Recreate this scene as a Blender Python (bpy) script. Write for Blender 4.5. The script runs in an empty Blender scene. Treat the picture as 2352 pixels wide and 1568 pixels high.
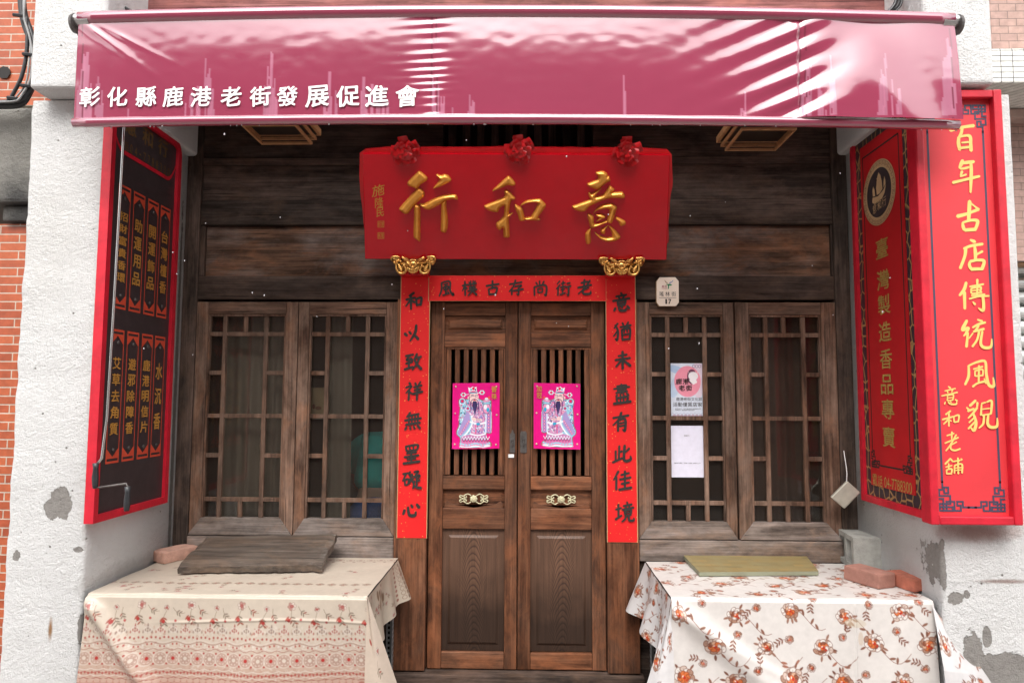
import bpy, bmesh, math, random
import numpy as np
from mathutils import Vector, Matrix, Euler, noise
random.seed(7); rng = np.random.default_rng(7)
R = math.radians
scene = bpy.context.scene
COL = scene.collection

# ------------------------------------------------------------------ camera
cam_d = bpy.data.cameras.new('Camera'); cam = bpy.data.objects.new('Camera', cam_d); COL.objects.link(cam)
FPX, CU, CV = 1633.0, 1176.0, 784.0          # focal length and centre in pixels of a 2352 px wide print
cam_d.sensor_width = 36.0; cam_d.lens = 36.0 * FPX / 2352.0
cam_d.clip_start = 0.05; cam_d.clip_end = 300
CAM = Vector((0.078, -4.19, 1.70))
CROT = Matrix.Rotation(R(1.44), 3, 'Z') @ Matrix.Rotation(R(90 + 4.5), 3, 'X') @ Matrix.Rotation(R(0.25), 3, 'Z')
cam.matrix_world = Matrix.Translation(CAM) @ CROT.to_4x4()
scene.camera = cam

# ------------------------------------------------------------------ light
world = bpy.data.worlds.new('World'); scene.world = world; world.use_nodes = True
wn = world.node_tree; wn.nodes.clear()
sky = wn.nodes.new('ShaderNodeTexSky'); sky.sky_type = 'NISHITA'; sky.sun_disc = False
SUN_EL, SUN_AZ = R(52), R(184)               # azimuth measured from +Y clockwise: the sun is behind the camera
sky.sun_elevation = SUN_EL; sky.sun_rotation = SUN_AZ
sky.air_density = 1.0; sky.dust_density = 6.0; sky.ozone_density = 0.6
hs = wn.nodes.new('ShaderNodeHueSaturation'); hs.inputs['Saturation'].default_value = 0.25
bg = wn.nodes.new('ShaderNodeBackground'); bg.inputs['Strength'].default_value = 0.15
wo = wn.nodes.new('ShaderNodeOutputWorld')
wn.links.new(sky.outputs[0], hs.inputs['Color']); wn.links.new(hs.outputs[0], bg.inputs[0]); wn.links.new(bg.outputs[0], wo.inputs[0])
sun_d = bpy.data.lights.new('Sun', 'SUN'); sun_d.energy = 0.7; sun_d.angle = R(150); sun_d.color = (1.0, 0.97, 0.93)
sun = bpy.data.objects.new('Sun', sun_d); COL.objects.link(sun)
sd = Vector((math.sin(SUN_AZ) * math.cos(SUN_EL), math.cos(SUN_AZ) * math.cos(SUN_EL), math.sin(SUN_EL)))
sun.rotation_euler = sd.to_track_quat('Z', 'Y').to_euler(); sun.location = (0, -8, 12)
scene.view_settings.view_transform = 'Standard'; scene.view_settings.look = 'None'
scene.view_settings.gamma = 1.0; scene.view_settings.exposure = 1.22

# ------------------------------------------------------------------ helpers
def at(u, v, Y=None, X=None, Z=None):
    d = CROT @ Vector(((u - CU) / FPX, -(v - CV) / FPX, -1.0))
    if Y is not None: t = (Y - CAM.y) / d.y
    elif X is not None: t = (X - CAM.x) / d.x
    else: t = (Z - CAM.z) / d.z
    return CAM + d * t
def fx(u, v=950, Y=0.0): return at(u, v, Y=Y).x
def fz(v, u=1188, Y=0.0): return at(u, v, Y=Y).z
def lin(r, g=None, b=None):
    if g is None: r, g, b = [int(r[i:i + 2], 16) for i in (1, 3, 5)]
    f = lambda c: (c / 255 / 12.92) if c / 255 <= 0.04045 else ((c / 255 + 0.055) / 1.055) ** 2.4
    return (f(r), f(g), f(b))
ORG = {}
class MB:
    def __init__(s): s.v = []; s.f = []; s.c = []
    def add(s, vs, fs):
        o = len(s.v); s.v += [tuple(p) for p in vs]; s.f += [tuple(i + o for i in f) for f in fs]; return s
    def box(s, x0, x1, y0, y1, z0, z1):
        if x0 > x1: x0, x1 = x1, x0
        if y0 > y1: y0, y1 = y1, y0
        if z0 > z1: z0, z1 = z1, z0
        return s.hexa([(x0, y0, z0), (x1, y0, z0), (x1, y1, z0), (x0, y1, z0), (x0, y0, z1), (x1, y0, z1), (x1, y1, z1), (x0, y1, z1)])
    def hexa(s, p): return s.add(p, [(3, 2, 1, 0), (4, 5, 6, 7), (0, 1, 5, 4), (1, 2, 6, 5), (2, 3, 7, 6), (3, 0, 4, 7)])
    def prism(s, pts, off):                   # pts: 3d outline (ccw seen from -off side), off: extrusion vector
        n = len(pts); off = Vector(off); a = [Vector(p) for p in pts]; b = [p + off for p in a]
        return s.add(a + b, [tuple(range(n)), tuple(range(2 * n - 1, n - 1, -1))] + [(i, n + i, n + (i + 1) % n, (i + 1) % n) for i in range(n)])
    def tube(s, pts, r, n=8, cap=True, flat=None):
        pts = [Vector(p) for p in pts]; m = len(pts); rs = r if hasattr(r, '__len__') else [r] * m
        up = None; rings = []
        for i, p in enumerate(pts):
            t = (pts[min(i + 1, m - 1)] - pts[max(i - 1, 0)])
            if t.length < 1e-9: t = Vector((0, 0, 1))
            t.normalize()
            if up is None: up = t.orthogonal().normalized()
            else:
                up = up - t * up.dot(t)
                up = up.normalized() if up.length > 1e-6 else t.orthogonal().normalized()
            sd = t.cross(up)
            rings.append([p + (up * math.cos(a) + sd * math.sin(a)) * rs[i] for a in [2 * math.pi * k / n for k in range(n)]])
        vs = [q for rg in rings for q in rg]; fs = []
        for i in range(m - 1):
            for k in range(n):
                fs.append((i * n + k, i * n + (k + 1) % n, (i + 1) * n + (k + 1) % n, (i + 1) * n + k))
        if cap: fs += [tuple(range(n - 1, -1, -1)), tuple((m - 1) * n + k for k in range(n))]
        return s.add(vs, fs)
    def ball(s, c, r, n=8, sc=(1, 1, 1)):
        c = Vector(c); vs = []; fs = []; m = max(4, n // 2 + 1)
        for i in range(m + 1):
            th = math.pi * i / m
            for k in range(n):
                ph = 2 * math.pi * k / n
                vs.append(c + Vector((r * sc[0] * math.sin(th) * math.cos(ph), r * sc[1] * math.sin(th) * math.sin(ph), r * sc[2] * math.cos(th))))
        for i in range(m):
            for k in range(n): fs.append((i * n + k, (i + 1) * n + k, (i + 1) * n + (k + 1) % n, i * n + (k + 1) % n))
        return s.add(vs, fs)
    def grid(s, P, C=None):                   # P: (m,n,3) array
        m, n = P.shape[:2]; o = len(s.v)
        s.v += [tuple(p) for p in P.reshape(-1, 3).tolist()]
        idx = np.arange(m * n).reshape(m, n) + o
        q = np.stack([idx[:-1, :-1], idx[1:, :-1], idx[1:, 1:], idx[:-1, 1:]], -1).reshape(-1, 4)
        s.f += [tuple(t) for t in q.tolist()]
        if C is not None: s.c.append((o, C.reshape(-1, 3)))
        return s
    def build(s, name, mat, parent=None, bevel=0.0, smooth=False, seg=2, loc=None):
        V = np.array(s.v, dtype=float)
        if parent is not None: org = ORG[parent.name]
        elif loc is not None: org = Vector(loc)
        else:
            mn, mx = V.min(0), V.max(0); org = Vector(((mn[0] + mx[0]) / 2, (mn[1] + mx[1]) / 2, mn[2]))
        me = bpy.data.meshes.new(name)
        me.from_pydata((V - np.array(org)).tolist(), [], s.f); me.update()
        if s.c:
            at_ = me.color_attributes.new('Col', 'FLOAT_COLOR', 'POINT')
            arr = np.ones((len(s.v), 4), dtype=np.float32); arr[:, :3] = 0.5
            for o, c in s.c: arr[o:o + len(c), :3] = c
            at_.data.foreach_set('color', arr.ravel())
        if smooth: me.polygons.foreach_set('use_smooth', [True] * len(me.polygons))
        if mat is not None: me.materials.append(mat)
        ob = bpy.data.objects.new(name, me); COL.objects.link(ob)
        if parent is not None: ob.parent = parent
        else: ob.location = org
        ORG[ob.name] = org
        if bevel > 0:
            b = ob.modifiers.new('Bevel', 'BEVEL'); b.width = bevel; b.segments = seg; b.limit_method = 'ANGLE'; b.angle_limit = R(35)
            if smooth is None: pass
        return ob
def tag(o, label, cat, group=None, kind=None):
    o['label'] = label; o['category'] = cat
    if group: o['group'] = group
    if kind: o['kind'] = kind
    return o
def thing(name, label, cat, loc, group=None):
    o = bpy.data.objects.new(name, None); o.empty_display_size = 0.05; COL.objects.link(o); o.location = loc
    ORG[o.name] = Vector(loc); return tag(o, label, cat, group)
def struct(o): o['kind'] = 'structure'; return o

# ------------------------------------------------------------------ node materials
class NT:
    def __init__(s, name):
        s.m = bpy.data.materials.new(name); s.m.use_nodes = True; s.t = s.m.node_tree
        s.b = s.t.nodes['Principled BSDF']; s.out = s.t.nodes['Material Output']
    def n(s, typ, **kw):
        nd = s.t.nodes.new('ShaderNode' + typ)
        for k, v in kw.items():
            if k.startswith('i_'): nd.inputs[k[2:].replace('_', ' ')].default_value = v
            else: setattr(nd, k, v)
        return nd
    def l(s, a, b): s.t.links.new(a, b)
    def math(s, op, a, b=None, clamp=False):
        nd = s.n('Math', operation=op); nd.use_clamp = clamp
        for i, x in enumerate([a, b]):
            if x is None: continue
            if isinstance(x, (int, float)): nd.inputs[i].default_value = x
            else: s.l(x, nd.inputs[i])
        return nd.outputs[0]
    def mix(s, f, a, b, blend='MIX'):
        nd = s.n('Mix', data_type='RGBA', blend_type=blend)
        for sock, x in ((nd.inputs[0], f), (nd.inputs[6], a), (nd.inputs[7], b)):
            if isinstance(x, (int, float)): sock.default_value = x
            elif isinstance(x, tuple): sock.default_value = (*x[:3], 1)
            else: s.l(x, sock)
        return nd.outputs[2]
    def pos(s): return s.n('NewGeometry').outputs['Position']
    def rpos(s):                               # position with a random shift per object
        oi = s.n('ObjectInfo'); v = s.n('VectorMath', operation='SCALE'); c = s.n('CombineXYZ')
        for k in range(3): s.l(oi.outputs['Random'], c.inputs[k])
        s.l(c.outputs[0], v.inputs[0]); v.inputs['Scale'].default_value = 13.7
        a = s.n('VectorMath', operation='ADD'); s.l(s.pos(), a.inputs[0]); s.l(v.outputs[0], a.inputs[1]); return a.outputs[0]
    def scale(s, vec, sc):
        nd = s.n('Mapping'); s.l(vec, nd.inputs[0]); nd.inputs['Scale'].default_value = sc; return nd.outputs[0]
    def noise(s, vec, scale, detail=4, rough=0.55, dist=0.0):
        nd = s.n('TexNoise'); s.l(vec, nd.inputs['Vector']); nd.inputs['Scale'].default_value = scale
        nd.inputs['Detail'].default_value = detail; nd.inputs['Roughness'].default_value = rough; nd.inputs['Distortion'].default_value = dist
        return nd.outputs[0]
    def ramp(s, f, stops, interp='LINEAR'):
        nd = s.n('ValToRGB'); cr = nd.color_ramp; cr.interpolation = interp
        while len(cr.elements) < len(stops): cr.elements.new(0.5)
        for e, (p, c) in zip(cr.elements, stops):
            e.position = p; e.color = (*(c if isinstance(c, tuple) else (c, c, c)), 1)
        s.l(f, nd.inputs[0]); return nd.outputs[0]
    def bump(s, h, strength=0.3, dist=0.01, normal=None):
        nd = s.n('Bump'); nd.inputs['Strength'].default_value = strength; nd.inputs['Distance'].default_value = dist
        s.l(h, nd.inputs['Height'])
        if normal is not None: s.l(normal, nd.inputs['Normal'])
        return nd.outputs[0]
    def fin(s, color=None, rough=0.5, metal=0.0, spec=0.5, normal=None, **kw):
        for k, x in (('Base Color', color), ('Roughness', rough), ('Metallic', metal), ('Specular IOR Level', spec), ('Normal', normal)):
            if x is None: continue
            if isinstance(x, (int, float)): s.b.inputs[k].default_value = x
            elif isinstance(x, tuple): s.b.inputs[k].default_value = (*x[:3], 1)
            else: s.l(x, s.b.inputs[k])
        for k, x in kw.items(): s.b.inputs[k.replace('_', ' ')].default_value = x
        return s.m

def plain(name, col, rough=0.5, metal=0.0, spec=0.5, var=0.12, nscale=12, bump=0.0, bscale=60, **kw):
    n = NT(name); p = n.rpos()
    f = n.noise(p, nscale, 5, 0.6)
    c = n.mix(n.ramp(f, [(0.3, 0.0), (0.7, 1.0)]), tuple(x * (1 - var) for x in col), tuple(min(1, x * (1 + var)) for x in col))
    nm = n.bump(n.noise(p, bscale, 4, 0.6), bump, 0.004) if bump > 0 else None
    return n.fin(c, rough, metal, spec, nm, **kw)

def wood(name, axis, dark, mid, light, grey=None, greyamt=0.5, rough=.70, bump=.35, coarse=24, spec=.15, wearscale=1.6):
    n = NT(name); p = n.rpos(); k = {'x': 0, 'y': 1, 'z': 2}[axis]
    sc = [coarse] * 3; sc[k] = 1.8
    g = n.noise(n.scale(p, tuple(sc)), 1.0, 7, 0.62, 0.5)
    sf = [130] * 3; sf[k] = 3.0
    fine = n.noise(n.scale(p, tuple(sf)), 1.0, 3, 0.6, 0.2)
    col = n.ramp(g, [(0.27, dark), (0.5, mid), (0.74, light)])
    if grey:
        sw = [wearscale * 2.2] * 3; sw[k] = wearscale
        w = n.noise(n.scale(p, tuple(sw)), 1.0, 6, 0.65, 0.4)
        col = n.mix(n.math('MULTIPLY', n.ramp(w, [(0.42, 0.0), (0.62, 1.0)]), greyamt), col, grey)
        st = n.ramp(n.noise(n.scale(p, tuple(x * 0.45 for x in sc)), 1.0, 5, 0.7, 0.8), [(0.60, 0.0), (0.70, 1.0)])
        col = n.mix(n.math('MULTIPLY', st, 0.55), col, dark)
    col = n.mix(1.0, col, n.ramp(fine, [(0.3, 0.62), (0.6, 1.12)]), 'MULTIPLY')
    pt = [7] * 3; pt[k] = 3.2
    col = n.mix(n.math('MULTIPLY', n.ramp(n.noise(n.scale(p, tuple(pt)), 1.0, 5, .7, .6), [(.50, 0.0), (.66, 1.0)]), .55), col, (light[0] * 1.0, light[1] * .82, light[2] * .66))
    bl = [16] * 3; bl[k] = 7
    col = n.mix(1.0, col, n.ramp(n.noise(n.scale(p, tuple(bl)), 1.0, 6, .7, .3), [(.28, .55), (.5, 1.0), (.72, 1.3)]), 'MULTIPLY')
    oi = n.n('ObjectInfo'); br = n.math('ADD', n.math('MULTIPLY', oi.outputs['Random'], .5), .75)
    col = n.mix(1.0, col, br, 'MULTIPLY')
    crk = [60] * 3; crk[k] = 1.6
    crack = n.ramp(n.noise(n.scale(p, tuple(crk)), 1.0, 4, 0.5, 0.6), [(0.66, 1.0), (0.70, 0.35)])
    col = n.mix(1.0, col, crack, 'MULTIPLY')
    h = n.math('ADD', n.math('MULTIPLY', g, 0.6), n.math('ADD', n.math('MULTIPLY', fine, 0.35), n.math('MULTIPLY', crack, 0.4)))
    return n.fin(col, n.ramp(g, [(0.3, rough + 0.12), (0.7, rough - 0.1)]), 0, spec, n.bump(h, bump, 0.006))

def plaster(name, base, patches=(), stains=(), grime=0.10):
    n = NT(name); p = n.pos()
    big = n.noise(p, 2.2, 5, 0.6); mid = n.noise(p, 14, 6, 0.7); fin_ = n.noise(p, 75, 5, 0.7)
    dk = tuple(x * (1 - grime) for x in base)
    col = n.mix(n.ramp(big, [(0.35, 0.0), (0.7, 1.0)]), base, dk)
    col = n.mix(n.math('MULTIPLY', n.ramp(mid, [(0.56, 0.0), (0.75, 1.0)]), 0.25), col, (dk[0] * 0.8, dk[1] * 0.78, dk[2] * 0.74))
    vo = n.n('TexVoronoi'); n.l(p, vo.inputs['Vector']); vo.inputs['Scale'].default_value = 17
    spk = n.math('MULTIPLY', n.ramp(vo.outputs['Distance'], [(0.05, 1.0), (0.11, 0.0)]), n.ramp(n.noise(p, 9, 3), [(0.52, 0.0), (0.58, 1.0)]))
    col = n.mix(n.math('MULTIPLY', spk, 0.75), col, (0.16, 0.13, 0.11))
    mask = None
    edge = n.noise(p, 22, 6, 0.65)
    for (c, r, amp) in patches:
        sub = n.n('VectorMath', operation='SUBTRACT'); n.l(p, sub.inputs[0]); sub.inputs[1].default_value = c
        dv = n.n('VectorMath', operation='DIVIDE'); n.l(sub.outputs[0], dv.inputs[0]); dv.inputs[1].default_value = r
        ln = n.n('VectorMath', operation='LENGTH'); n.l(dv.outputs[0], ln.inputs[0])
        m = n.ramp(n.math('ADD', ln.outputs['Value'], n.math('MULTIPLY', n.math('SUBTRACT', edge, 0.5), amp)), [(0.93, 1.0), (0.97, 0.0)])
        mask = m if mask is None else n.math('MAXIMUM', mask, m)
    h = n.math('ADD', n.math('MULTIPLY', n.noise(p, 38, 6, 0.75, .3), 1.0), n.math('ADD', n.math('MULTIPLY', mid, 0.5), n.math('MULTIPLY', n.noise(p, 120, 5, .75), 0.6)))
    if mask is not None:
        col = n.mix(mask, col, n.mix(n.noise(p, 40, 4), (0.24, 0.225, 0.21), (0.40, 0.385, 0.36)))
        h = n.math('SUBTRACT', h, n.math('MULTIPLY', mask, 0.5))
    h = n.math('SUBTRACT', h, n.math('MULTIPLY', spk, 0.6))
    for (c, r, colr, a) in stains:
        sub = n.n('VectorMath', operation='SUBTRACT'); n.l(p, sub.inputs[0]); sub.inputs[1].default_value = c
        dv = n.n('VectorMath', operation='DIVIDE'); n.l(sub.outputs[0], dv.inputs[0]); dv.inputs[1].default_value = r
        ln = n.n('VectorMath', operation='LENGTH'); n.l(dv.outputs[0], ln.inputs[0])
        m = n.ramp(n.math('ADD', ln.outputs['Value'], n.math('MULTIPLY', n.math('SUBTRACT', mid, 0.5), 0.9)), [(0.3, 1.0), (1.0, 0.0)])
        col = n.mix(n.math('MULTIPLY', m, a), col, colr)
    return n.fin(col, 0.9, 0, 0.2, n.bump(h, 1.0, 0.016))

def brickmat(name, c1, c2, mortar, bw, bh, ms, rough=0.5, bump=0.5, off=0.5):
    n = NT(name); p = n.pos(); sx = n.n('SeparateXYZ'); n.l(p, sx.inputs[0]); cb = n.n('CombineXYZ')
    n.l(n.math('ADD', sx.outputs[0], sx.outputs[1]), cb.inputs[0]); n.l(sx.outputs[2], cb.inputs[1])
    b = n.n('TexBrick'); n.l(cb.outputs[0], b.inputs['Vector'])
    b.inputs['Color1'].default_value = (*c1, 1); b.inputs['Color2'].default_value = (*c2, 1); b.inputs['Mortar'].default_value = (*mortar, 1)
    b.inputs['Scale'].default_value = 1; b.inputs['Mortar Size'].default_value = ms; b.inputs['Brick Width'].default_value = bw
    b.inputs['Row Height'].default_value = bh; b.inputs['Mortar Smooth'].default_value = 0.2; b.inputs['Bias'].default_value = 0.0; b.offset = off
    f = n.noise(p, 25, 5, 0.65)
    col = n.mix(1.0, b.outputs['Color'], n.ramp(f, [(0.3, 0.78), (0.7, 1.15)]), 'MULTIPLY')
    h = n.math('ADD', n.math('MULTIPLY', b.outputs['Fac'], -1.0), n.math('MULTIPLY', f, 0.3))
    return n.fin(col, rough, 0, 0.4, n.bump(h, bump, 0.004))

def vcol(name, rough=0.6, spec=0.3, bump=0.0, bscale=300, trans=0.0, coat=0.0, tone=1.0):
    n = NT(name); a = n.n('Attribute', attribute_name='Col'); p = n.pos()
    col = n.mix(1.0, a.outputs['Color'], n.ramp(n.noise(p, 30, 4, 0.6), [(0.3, tone * .94), (0.7, tone * 1.04)]), 'MULTIPLY')
    nm = n.bump(n.noise(p, bscale, 3, 0.6), bump, 0.002) if bump > 0 else None
    m = n.fin(col, rough, 0, spec, nm)
    if coat: n.b.inputs['Coat Weight'].default_value = coat; n.b.inputs['Coat Roughness'].default_value = 0.15
    return m

def glassmat(name, tint=(0.9, 0.92, 0.9), dust=0.03):
    n = NT(name); n.t.nodes.remove(n.b)
    tr = n.n('BsdfTransparent'); tr.inputs[0].default_value = (*tint, 1)
    gl = n.n('BsdfGlossy'); gl.inputs['Roughness'].default_value = 0.03; gl.inputs[0].default_value = (0.9, 0.9, 0.9, 1)
    df = n.n('BsdfDiffuse'); df.inputs[0].default_value = (0.42, 0.34, 0.28, 1)
    fr = n.n('Fresnel'); fr.inputs['IOR'].default_value = 1.5
    nm = n.bump(n.noise(n.pos(), 3.0, 2), 0.05, 0.02); n.l(nm, gl.inputs['Normal'])
    m0 = n.n('MixShader'); m0.inputs[0].default_value = dust; n.l(tr.outputs[0], m0.inputs[1]); n.l(df.outputs[0], m0.inputs[2])
    m1 = n.n('MixShader'); n.l(n.math('MULTIPLY', fr.outputs[0], .9), m1.inputs[0]); n.l(m0.outputs[0], m1.inputs[1]); n.l(gl.outputs[0], m1.inputs[2])
    n.l(m1.outputs[0], n.out.inputs[0]); return n.m

# ------------------------------------------------------------------ lettering
_tcur = bpy.data.curves.new('type_sheet', 'FONT'); _tob = bpy.data.objects.new('type_sheet', _tcur); COL.objects.link(_tob)
_GC = {}
def glyph(ch, bold=0.0):
    k = (ch, bold)
    if k in _GC: return _GC[k]
    _tcur.body = ch; _tcur.size = 1.0; _tcur.offset = bold; _tcur.resolution_u = 3; _tcur.extrude = 0; _tcur.fill_mode = 'FRONT'
    bpy.context.view_layer.update()
    dg = bpy.context.evaluated_depsgraph_get(); ev = _tob.evaluated_get(dg); me = ev.to_mesh()
    V = np.array([v.co[:] for v in me.vertices]); F = [tuple(p.vertices) for p in me.polygons]
    ev.to_mesh_clear()
    if len(V) == 0: V = np.zeros((1, 3)); F = []
    mn, mx = V.min(0), V.max(0)
    _GC[k] = (V[:, :2], F, mn[:2], mx[:2]); return _GC[k]
def put_char(mb, ch, O, ex, ey, w, h, nrm, bold=0.0, slant=0.0, brush=0.0, lift=0.0012, seed=0):
    V, F, mn, mx = glyph(ch, 0.0); sz = np.maximum(mx - mn, 1e-6)
    q = (V - (mn + mx) / 2) / sz
    if brush:
        ph = seed * 1.7; q = q.copy(); x, y = q[:, 0].copy(), q[:, 1].copy()
        q[:, 0] += brush * (0.5 * np.sin(5.1 * y + ph) + 0.35 * np.sin(11 * y + 7 * x + ph * 2))
        q[:, 1] += brush * (0.5 * np.sin(4.3 * x + ph * 1.3) + 0.35 * np.sin(12 * x - 6 * y + ph))
    q = np.stack([q[:, 0] * w, q[:, 1] * h + slant * q[:, 0] * w], 1)
    O = Vector(O) + Vector(nrm) * lift; ex = Vector(ex); ey = Vector(ey)
    offs = [(0, 0)] if bold < .012 else [(-1, 0), (1, 0), (0, 1), (0, -1), (.7, .7), (-.7, .7), (.7, -.7), (-.7, -.7)]
    for i, (ox, oy) in enumerate(offs):
        qq = q + np.array([ox * bold * w, oy * bold * h])
        P = np.array(O + Vector(nrm) * (i * .00016))[None] + qq[:, :1] * np.array(ex)[None] + qq[:, 1:2] * np.array(ey)[None]
        mb.add(P.tolist(), F)
def put_line(mb, s, O, ex, ey, h, nrm, bold=0.0, width=None, lift=0.0012, align=0.0):   # western style line, natural advance
    V, F, mn, mx = glyph(s, 0.0); w = mx[0] - mn[0]; k = h / max(mx[1] - mn[1], 1e-6); kx = (width / w) if width else k
    q = np.stack([(V[:, 0] - (mn[0] + mx[0]) / 2) * kx, (V[:, 1] - (mn[1] + mx[1]) / 2) * k], 1)
    O = Vector(O) + Vector(nrm) * lift
    P = np.array(O)[None] + q[:, :1] * np.array(Vector(ex))[None] + q[:, 1:2] * np.array(Vector(ey))[None]
    mb.add(P.tolist(), F)
def spline(pts, n=6):
    P = [np.array(p, float) for p in pts]
    if len(P) < 3: return [P[0] + (P[-1] - P[0]) * t for t in np.linspace(0, 1, n + 1)]
    out = []
    for i in range(len(P) - 1):
        p0, p1, p2, p3 = P[max(i - 1, 0)], P[i], P[i + 1], P[min(i + 2, len(P) - 1)]
        for t in np.linspace(0, 1, n, endpoint=False):
            out.append(0.5 * ((2 * p1) + (-p0 + p2) * t + (2 * p0 - 5 * p1 + 4 * p2 - p3) * t * t + (-p0 + 3 * p1 - 3 * p2 + p3) * t ** 3))
    out.append(P[-1]); return out
def brush_strokes(mb, strokes, mapf, nrm, lift=0.001, wk=1.0):
    """strokes: lists of (x, y, width) in sketch units; mapf turns a sketch point into a 3d point on the board"""
    nrm = Vector(nrm)
    for si, st in enumerate(strokes):
        S = spline(st, 6); m = len(S); L = []; Rr = []
        for i, p in enumerate(S):
            t = S[min(i + 1, m - 1)][:2] - S[max(i - 1, 0)][:2]; t = t / (np.linalg.norm(t) + 1e-9); nn = np.array([-t[1], t[0]]); w = p[2] * wk / 2
            L.append(p[:2] + nn * w); Rr.append(p[:2] - nn * w)
        def capp(c, d, w): return [c + d * w * 0.55]
        t0 = S[0][:2] - S[1][:2]; t0 /= np.linalg.norm(t0) + 1e-9; t1 = S[-1][:2] - S[-2][:2]; t1 /= np.linalg.norm(t1) + 1e-9
        c0 = S[0][:2] + t0 * S[0][2] * wk * 0.4; c1 = S[-1][:2] + t1 * S[-1][2] * wk * 0.4
        off = nrm * (lift + si * 0.00035)
        pts = [Vector(mapf(*q)) + off for q in ([c0] + L + [c1] + Rr[::-1])]
        n_ = len(L); fs = [(0, 1, 2 * n_ + 1), (n_, n_ + 1, n_ + 2)]
        vs = pts
        for i in range(n_ - 1): fs.append((1 + i, 2 + i, 2 * n_ - i, 2 * n_ + 1 - i))
        mb.add(vs, fs)
# ------------------------------------------------------------------ painted prints (computed colour per point)
class Canvas:
    def __init__(s, w, h, res, base):          # metres, y runs downwards
        s.w, s.h, s.res = w, h, res; s.nx, s.ny = int(round(w / res)) + 1, int(round(h / res)) + 1
        s.a = np.empty((s.ny, s.nx, 3)); s.a[:] = lin(*base) if max(base) > 1 else base
        s.X, s.Y = np.meshgrid(np.linspace(0, w, s.nx), np.linspace(0, h, s.ny))
    def _win(s, x0, x1, y0, y1):
        i0 = max(0, int(x0 / s.res) - 1); i1 = min(s.nx, int(x1 / s.res) + 3); j0 = max(0, int(y0 / s.res) - 1); j1 = min(s.ny, int(y1 / s.res) + 3)
        return slice(j0, max(j0, j1)), slice(i0, max(i0, i1))
    def _put(s, w, m, col):
        m = np.clip(m, 0, 1)[..., None]; c = np.array(lin(*col)); s.a[w] = s.a[w] * (1 - m) + c * m
    def ell(s, x, y, rx, ry, col, rot=0.0, a=1.0, ring=None):
        r = max(rx, ry); w = s._win(x - r, x + r, y - r, y + r); X, Y = s.X[w] - x, s.Y[w] - y
        if X.size == 0: return
        c, sn = math.cos(rot), math.sin(rot); U, V = X * c + Y * sn, -X * sn + Y * c
        d = (np.sqrt((U / rx) ** 2 + (V / ry) ** 2) - 1) * min(rx, ry)
        if ring: d = np.abs(d + ring / 2) - ring / 2
        s._put(w, np.clip(0.5 - d / s.res, 0, 1) * a, col)
    def line(s, pts, wd, col, a=1.0):
        for (x0, y0), (x1, y1) in zip(pts[:-1], pts[1:]):
            w = s._win(min(x0, x1) - wd, max(x0, x1) + wd, min(y0, y1) - wd, max(y0, y1) + wd); X, Y = s.X[w], s.Y[w]
            if X.size == 0: continue
            dx, dy = x1 - x0, y1 - y0; L2 = dx * dx + dy * dy + 1e-12
            t = np.clip(((X - x0) * dx + (Y - y0) * dy) / L2, 0, 1); d = np.hypot(X - x0 - t * dx, Y - y0 - t * dy) - wd / 2
            s._put(w, np.clip(0.5 - d / s.res, 0, 1) * a, col)
    def poly(s, pts, col, a=1.0):
        xs = [p[0] for p in pts]; ys = [p[1] for p in pts]; w = s._win(min(xs), max(xs), min(ys), max(ys)); X, Y = s.X[w], s.Y[w]
        if X.size == 0: return
        ins = np.zeros(X.shape, bool)
        for (x0, y0), (x1, y1) in zip(pts, pts[1:] + pts[:1]):
            if y0 == y1: continue
            c = ((Y >= y0) != (Y >= y1)) & (X < (x1 - x0) * (Y - y0) / (y1 - y0) + x0); ins ^= c
        s._put(w, ins * a, col)
    def rect(s, x0, y0, x1, y1, col, a=1.0): s.poly([(x0, y0), (x1, y0), (x1, y1), (x0, y1)], col, a)
def sheet(cv, mapf):
    """grid of 3d points for a canvas; mapf(x, y) takes numpy arrays in metres"""
    return np.stack(mapf(cv.X, cv.Y), -1)
# ------------------------------------------------------------------ materials
M = {}
PLAS = lin(236, 237, 236)
M['plaster_l'] = plaster('white_plaster_left', PLAS,
    patches=[((-2.13, -.84, 1.20), (.05, .1, .085), 1.3), ((-2.17, -.84, 1.165), (.045, .1, .05), 1.2), ((-2.04, -.84, 0.98), (.025, .1, .015), 1.6), ((-2.01, -.9, .62), (.012, .2, .1), 1.8), ((-2.33, -.84, .95), (.02, .1, .03), 1.8),
             ((-1.985, -.05, 1.5), (.06, .02, 1.5), 0.6)],
    stains=[((-2.15, -.84, .62), (.012, .05, .06), (.30, .13, .02), .9), ((-2.29, -.84, 2.45), (.3, .05, .5), (.60, .585, .55), .35), ((-2.0, -.4, .80), (.1, .6, .07), (.38, .36, .33), .6)])
M['plaster_r'] = plaster('white_plaster_right', PLAS,
    patches=[((2.01, -.84, .80), (.04, .1, .035), 1.5), ((2.22, -.84, .47), (.20, .2, .10), 1.2), ((2.08, -.84, .52), (.05, .2, .15), 1.5), ((2.14, -.84, .63), (.022, .1, .05), 1.2),
             ((1.96, -.84, .95), (.012, .2, .12), 1.9), ((2.30, -.84, .40), (.06, .2, .10), 1.2), ((2.06, -.84, .82), (.015, .1, .02), 1.5)],
    stains=[((2.12, -.84, 1.10), (.25, .1, .06), (.33, .16, .12), .7), ((1.95, -.5, 1.02), (.1, .5, .2), (.45, .43, .40), .45), ((2.23, -.84, .88), (.16, .1, .012), (.30, .20, .17), .8)])
M['concrete'] = plaster('weathered_concrete', (.34, .33, .30), stains=[((-2.5, -.8, 2.6), (.2, .5, .3), (.05, .05, .05), .9)], grime=0.35)
M['brick_l'] = brickmat('orange_facing_brick', (.46, .115, .045), (.35, .075, .032), (.50, .44, .36), .20, .0435, .0032, rough=.4)
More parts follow.
